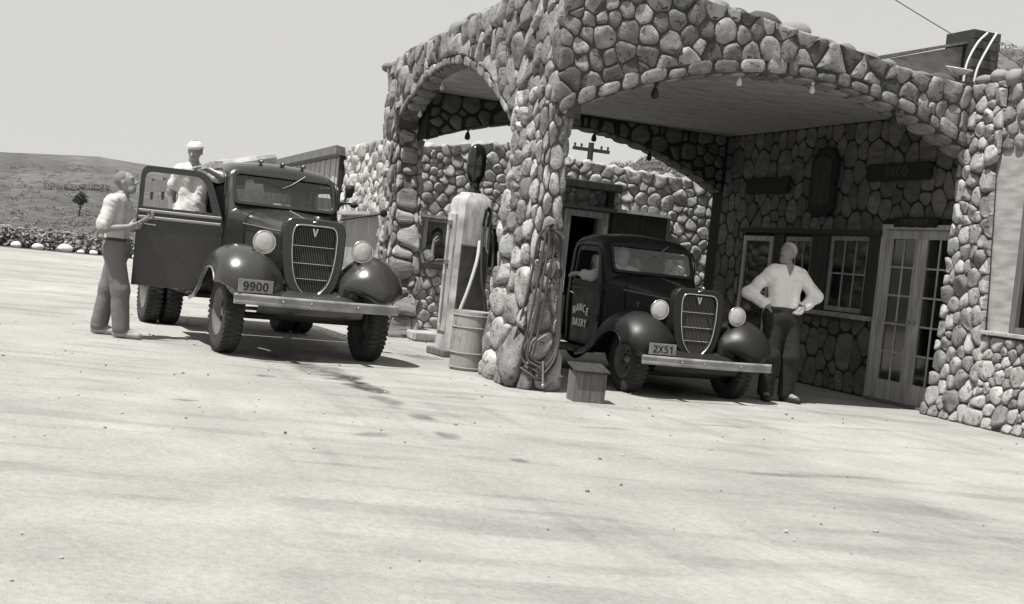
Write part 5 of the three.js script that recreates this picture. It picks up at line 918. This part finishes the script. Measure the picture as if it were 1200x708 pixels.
    if (c.pocket) { const lat = (x, z) => (x - neck.x) * across.x + (z - neck.z) * across.z, fw = (x, z) => (x - neck.x) * front.x + (z - neck.z) * front.z;
      const near = (g) => (x, y, z) => Math.max(F(x, y, z) + fold(x, y, z, 13) - g, -(F(x, y, z) + fold(x, y, z, 13) + 0.012), 0.01 - fw(x, z));
      part('placket', surfaceNet((x, y, z) => Math.max(near(0.004)(x, y, z), Math.abs(lat(x, z)) - 0.016, low + 0.01 - y, y - neck.y + 0.1), b[0], b[1], 0.0075), mat(c.shirt * 0.96, 0.9), root);
      part('pocket', surfaceNet((x, y, z) => Math.max(near(0.006)(x, y, z), Math.abs(lat(x, z) - 0.085) - 0.048, Math.abs(y - neck.y + 0.19) - 0.055), b[0], b[1], 0.0075), mat(c.shirt * 0.96, 0.9), root); }
    part('collar', [new THREE.TorusGeometry(0.066, 0.013, 6, 24, 5.2).rotateX(Math.PI / 2).rotateY(Math.PI / 2 - 0.54 + Math.atan2(front.x, front.z) - Math.PI).scale(1, 1.5, 0.95).translate(neck.x, neck.y + 0.024, neck.z)], mat(c.shirt * 0.97, 0.9), root); }
  if (!c.dress && J.knL) {
    const L = [bone(a(J.hipL), a(J.hipR), 0.104 * f), bone(a(hipY), a(hipY.clone().add(V(0, 0.12, 0))), 0.115 * f), bone(a(J.hipL), a(J.knL), 0.1 * f, 0.082 * f), bone(a(J.hipR), a(J.knR), 0.1 * f, 0.082 * f), bone(a(J.knL), a(mid(J.knL, J.anL, 0.97)), 0.08 * f, 0.076), bone(a(J.knR), a(mid(J.knR, J.anR, 0.97)), 0.08 * f, 0.076)];
    const F = field(L, 0.04, 0.014), b = bounds(L, 0.04);
    part('trousers', boxUV(surfaceNet((x, y, z) => Math.max(F(x, y, z) + fold(x, y, z, 9), y - belt - 0.015, 0.045 - y + (c.ground ?? 0)), b[0], b[1], 0.0125)), mat(c.trousers, 0.95, { bumpMap: T.fine, bumpScale: 0.002 }), root);
    { const F2 = field(torso, 0.045, 0.026), b2 = bounds(torso, 0.05); part('belt', surfaceNet((x, y, z) => Math.max(F2(x, y, z), Math.abs(y - belt) - 0.018), [b2[0][0], belt - 0.05, b2[0][2]], [b2[1][0], belt + 0.05, b2[1][2]], 0.01), mat(0.03, 0.6), root); }
  }
  if (J.knL) for (const [an, to, k] of [[J.anL, J.toL, 0], [J.anR, J.toR, 1]]) { const d = to.clone().sub(an).setY(0).normalize(), g0 = an.clone().addScaledVector(d, -0.04).setY(0.042 + (c.ground ?? 0)), g1 = to.clone().setY(0.034 + (c.ground ?? 0)), L = [bone(a(g0), a(g1), 0.044, 0.036), bone(a(an.clone().setY(an.y - 0.01)), a(g0.clone().addScaledVector(d, 0.06)), 0.046, 0.046)], b = bounds(L, 0.02); part('shoe', surfaceNet((x, y, z) => Math.max(field(L, 0.03, 0.004)(x, y, z), 0.004 + (c.ground ?? 0) - y), b[0], b[1], 0.009), mat(c.shoe ?? 0.05, 0.6), root); }
  return root;
}
// 1. man by the open truck door: faces along +x, chin lifted, forearm across his chest
person('person', 'man in pale short sleeved shirt and grey trousers looking up beside the open truck door', [-3.97, 0, -2.5], 0, {
  hipL: V(0.03, 0.93, -0.1), hipR: V(-0.03, 0.93, 0.1), knL: V(-0.04, 0.5, -0.14), knR: V(0.07, 0.5, 0.13), anL: V(-0.1, 0.085, -0.17), anR: V(0.11, 0.085, 0.13), toL: V(0.07, 0.04, -0.1), toR: V(0.29, 0.04, 0.2),
  shL: V(0.05, 1.41, -0.2), shR: V(-0.1, 1.41, 0.17), elL: V(0.16, 1.17, -0.27), elR: V(-0.17, 1.13, 0.24), wrL: V(0.3, 1.29, -0.1), wrR: V(0.09, 1.18, 0.26), neck: V(0.0, 1.48, 0), head: V(0.035, 1.645, 0.0), look: [Math.PI / 2 - 0.35, -0.32],
  handL: { w: V(0.3, 1.29, -0.1), dir: V(0.4, 0.3, 0.6), palm: V(-0.6, 0, 0.5), thumb: V(0, 1, 0), curl: 0.6 }, handR: { w: V(0.09, 1.18, 0.26), dir: V(1, 0.25, -0.1), palm: V(0, 0, -1), thumb: V(0, 1, 0), curl: 0.5 },
}, { pocket: true, shirt: 0.5, trousers: 0.15, sleeve: 0.85, hair: 0.16, hairline: 0.09, hairFront: 0.03, skin: 0.24, shoe: 0.3, collarTurn: 1.2, belt: 0.1 });
// 2. woman on the running board, arm along the door top
person('person', 'woman in white dress and white cap standing behind the open truck door', [-3.2, 0.545, -3.02], 0.1, {
  hipL: V(0.09, 0.87, 0), hipR: V(-0.09, 0.87, 0), knL: V(0.09, 0.47, 0.03), knR: V(-0.08, 0.47, 0.03), anL: V(0.08, 0.08, 0), anR: V(-0.08, 0.08, 0), toL: V(0.1, 0.04, 0.17), toR: V(-0.09, 0.04, 0.17),
  shL: V(0.17, 1.31, 0.0), shR: V(-0.16, 1.31, 0.02), elL: V(0.3, 1.28, 0.16), elR: V(-0.22, 1.08, -0.04), wrL: V(0.08, 1.36, 0.25), wrR: V(-0.21, 0.88, 0.0), neck: V(0, 1.385, 0.0), head: V(-0.01, 1.545, 0.03), look: [-0.55, 0.22],
  handL: { w: V(0.08, 1.36, 0.25), dir: V(-1, 0.1, 0.1), palm: V(0, -1, 0), thumb: V(0, 0, 1), curl: 0.35 }, handR: { w: V(-0.21, 0.88, 0.0), dir: V(0.1, -1, 0.1), palm: V(1, 0, 0), thumb: V(0, 0, 1), curl: 0.4 },
}, { shirt: 0.68, dress: true, sleeve: 0.7, hair: 0.06, hairline: 0.06, hat: { tone: 0.62, brim: false }, skin: 0.26, build: 0.88, headScale: 0.95, shoe: 0.3 });
// 3. man in white shirt, hands on hips, between truck and wall
person('person', 'man in white shirt and dark trousers with hands on hips beside the dairy truck', [3.0, 0, -0.42], -0.12, {
  hipL: V(0.1, 0.93, 0), hipR: V(-0.1, 0.93, 0), knL: V(0.13, 0.5, 0.05), knR: V(-0.1, 0.5, 0.04), anL: V(0.15, 0.085, 0), anR: V(-0.1, 0.085, 0), toL: V(0.22, 0.04, 0.18), toR: V(-0.15, 0.04, 0.18),
  shL: V(0.175, 1.415, 0), shR: V(-0.175, 1.415, 0), elL: V(0.42, 1.2, -0.07), elR: V(-0.36, 1.17, -0.14), wrL: V(0.2, 1.06, 0.08), wrR: V(-0.19, 1.04, 0.02), neck: V(0, 1.49, 0), head: V(-0.02, 1.645, 0.02), look: [-0.95, -0.2],
  handL: { w: V(0.2, 1.06, 0.08), dir: V(-0.6, -0.5, 0.5), palm: V(-0.5, 0, -0.6), thumb: V(0, 0.6, -0.6), curl: 0.45 }, handR: { w: V(-0.19, 1.04, 0.02), dir: V(0.5, -0.5, 0.5), palm: V(0.5, 0, -0.6), thumb: V(0, 0.6, -0.6), curl: 0.45 },
}, { pocket: true, shirt: 0.78, trousers: 0.02, sleeve: 1.75, hair: 0.34, hairline: 0.08, skin: 0.22, shoe: 0.02 });
// 4. man leaning at the wing window, hand at his face
person('person', 'dark haired man resting his face on his hand at the wing window', [1.23, 0.0, -8.12], 0.15, {
  hipL: V(0.09, 0.72, -0.3), hipR: V(-0.09, 0.72, -0.3), shL: V(0.16, 1.3, 0.02), shR: V(-0.17, 1.28, 0.05), elL: V(0.24, 1.12, 0.2), elR: V(-0.16, 1.12, 0.33), wrL: V(0.02, 1.13, 0.3), wrR: V(-0.115, 1.39, 0.25), neck: V(0.02, 1.39, 0.04), head: V(0.0, 1.52, 0.12), look: [-0.35, 0.3],
  handL: { w: V(0.02, 1.13, 0.3), dir: V(-1, 0, 0.1), palm: V(0, -1, 0), thumb: V(0, 0, -1), curl: 0.4 }, handR: { w: V(-0.115, 1.39, 0.25), dir: V(0.25, 1, -0.1), palm: V(1, 0, -0.2), thumb: V(0.2, 0, 1), curl: 0.5 },
}, { shirt: 0.12, sleeve: 0.9, hair: 0.02, hairline: 0.03, skin: 0.12 });
// 5. driver of the dairy truck, forearm out of the window
person('person', 'person sitting in the dairy truck with forearm resting out of the window', [1.56, 0.72, -1.66], 0, {
  hipL: V(0.1, 0.06, 0), hipR: V(-0.1, 0.06, 0), shL: V(0.18, 0.52, 0.0), shR: V(-0.15, 0.52, 0.0), elL: V(0.24, 0.26, 0.08), elR: V(-0.36, 0.45, 0.06), wrL: V(0.1, 0.2, 0.26), wrR: V(-0.46, 0.46, -0.18), neck: V(0, 0.58, 0), head: V(0.0, 0.73, 0.02), look: [-0.3, 0],
  handR: { w: V(-0.46, 0.46, -0.18), dir: V(-0.1, -0.1, -1), palm: V(0, -1, 0), thumb: V(-1, 0, 0), curl: 0.4 },
}, { shirt: 0.45, sleeve: 1.5, hair: 0.05, hairline: 0.05, skin: 0.3, build: 0.95 });

renderer.render(scene, camera);
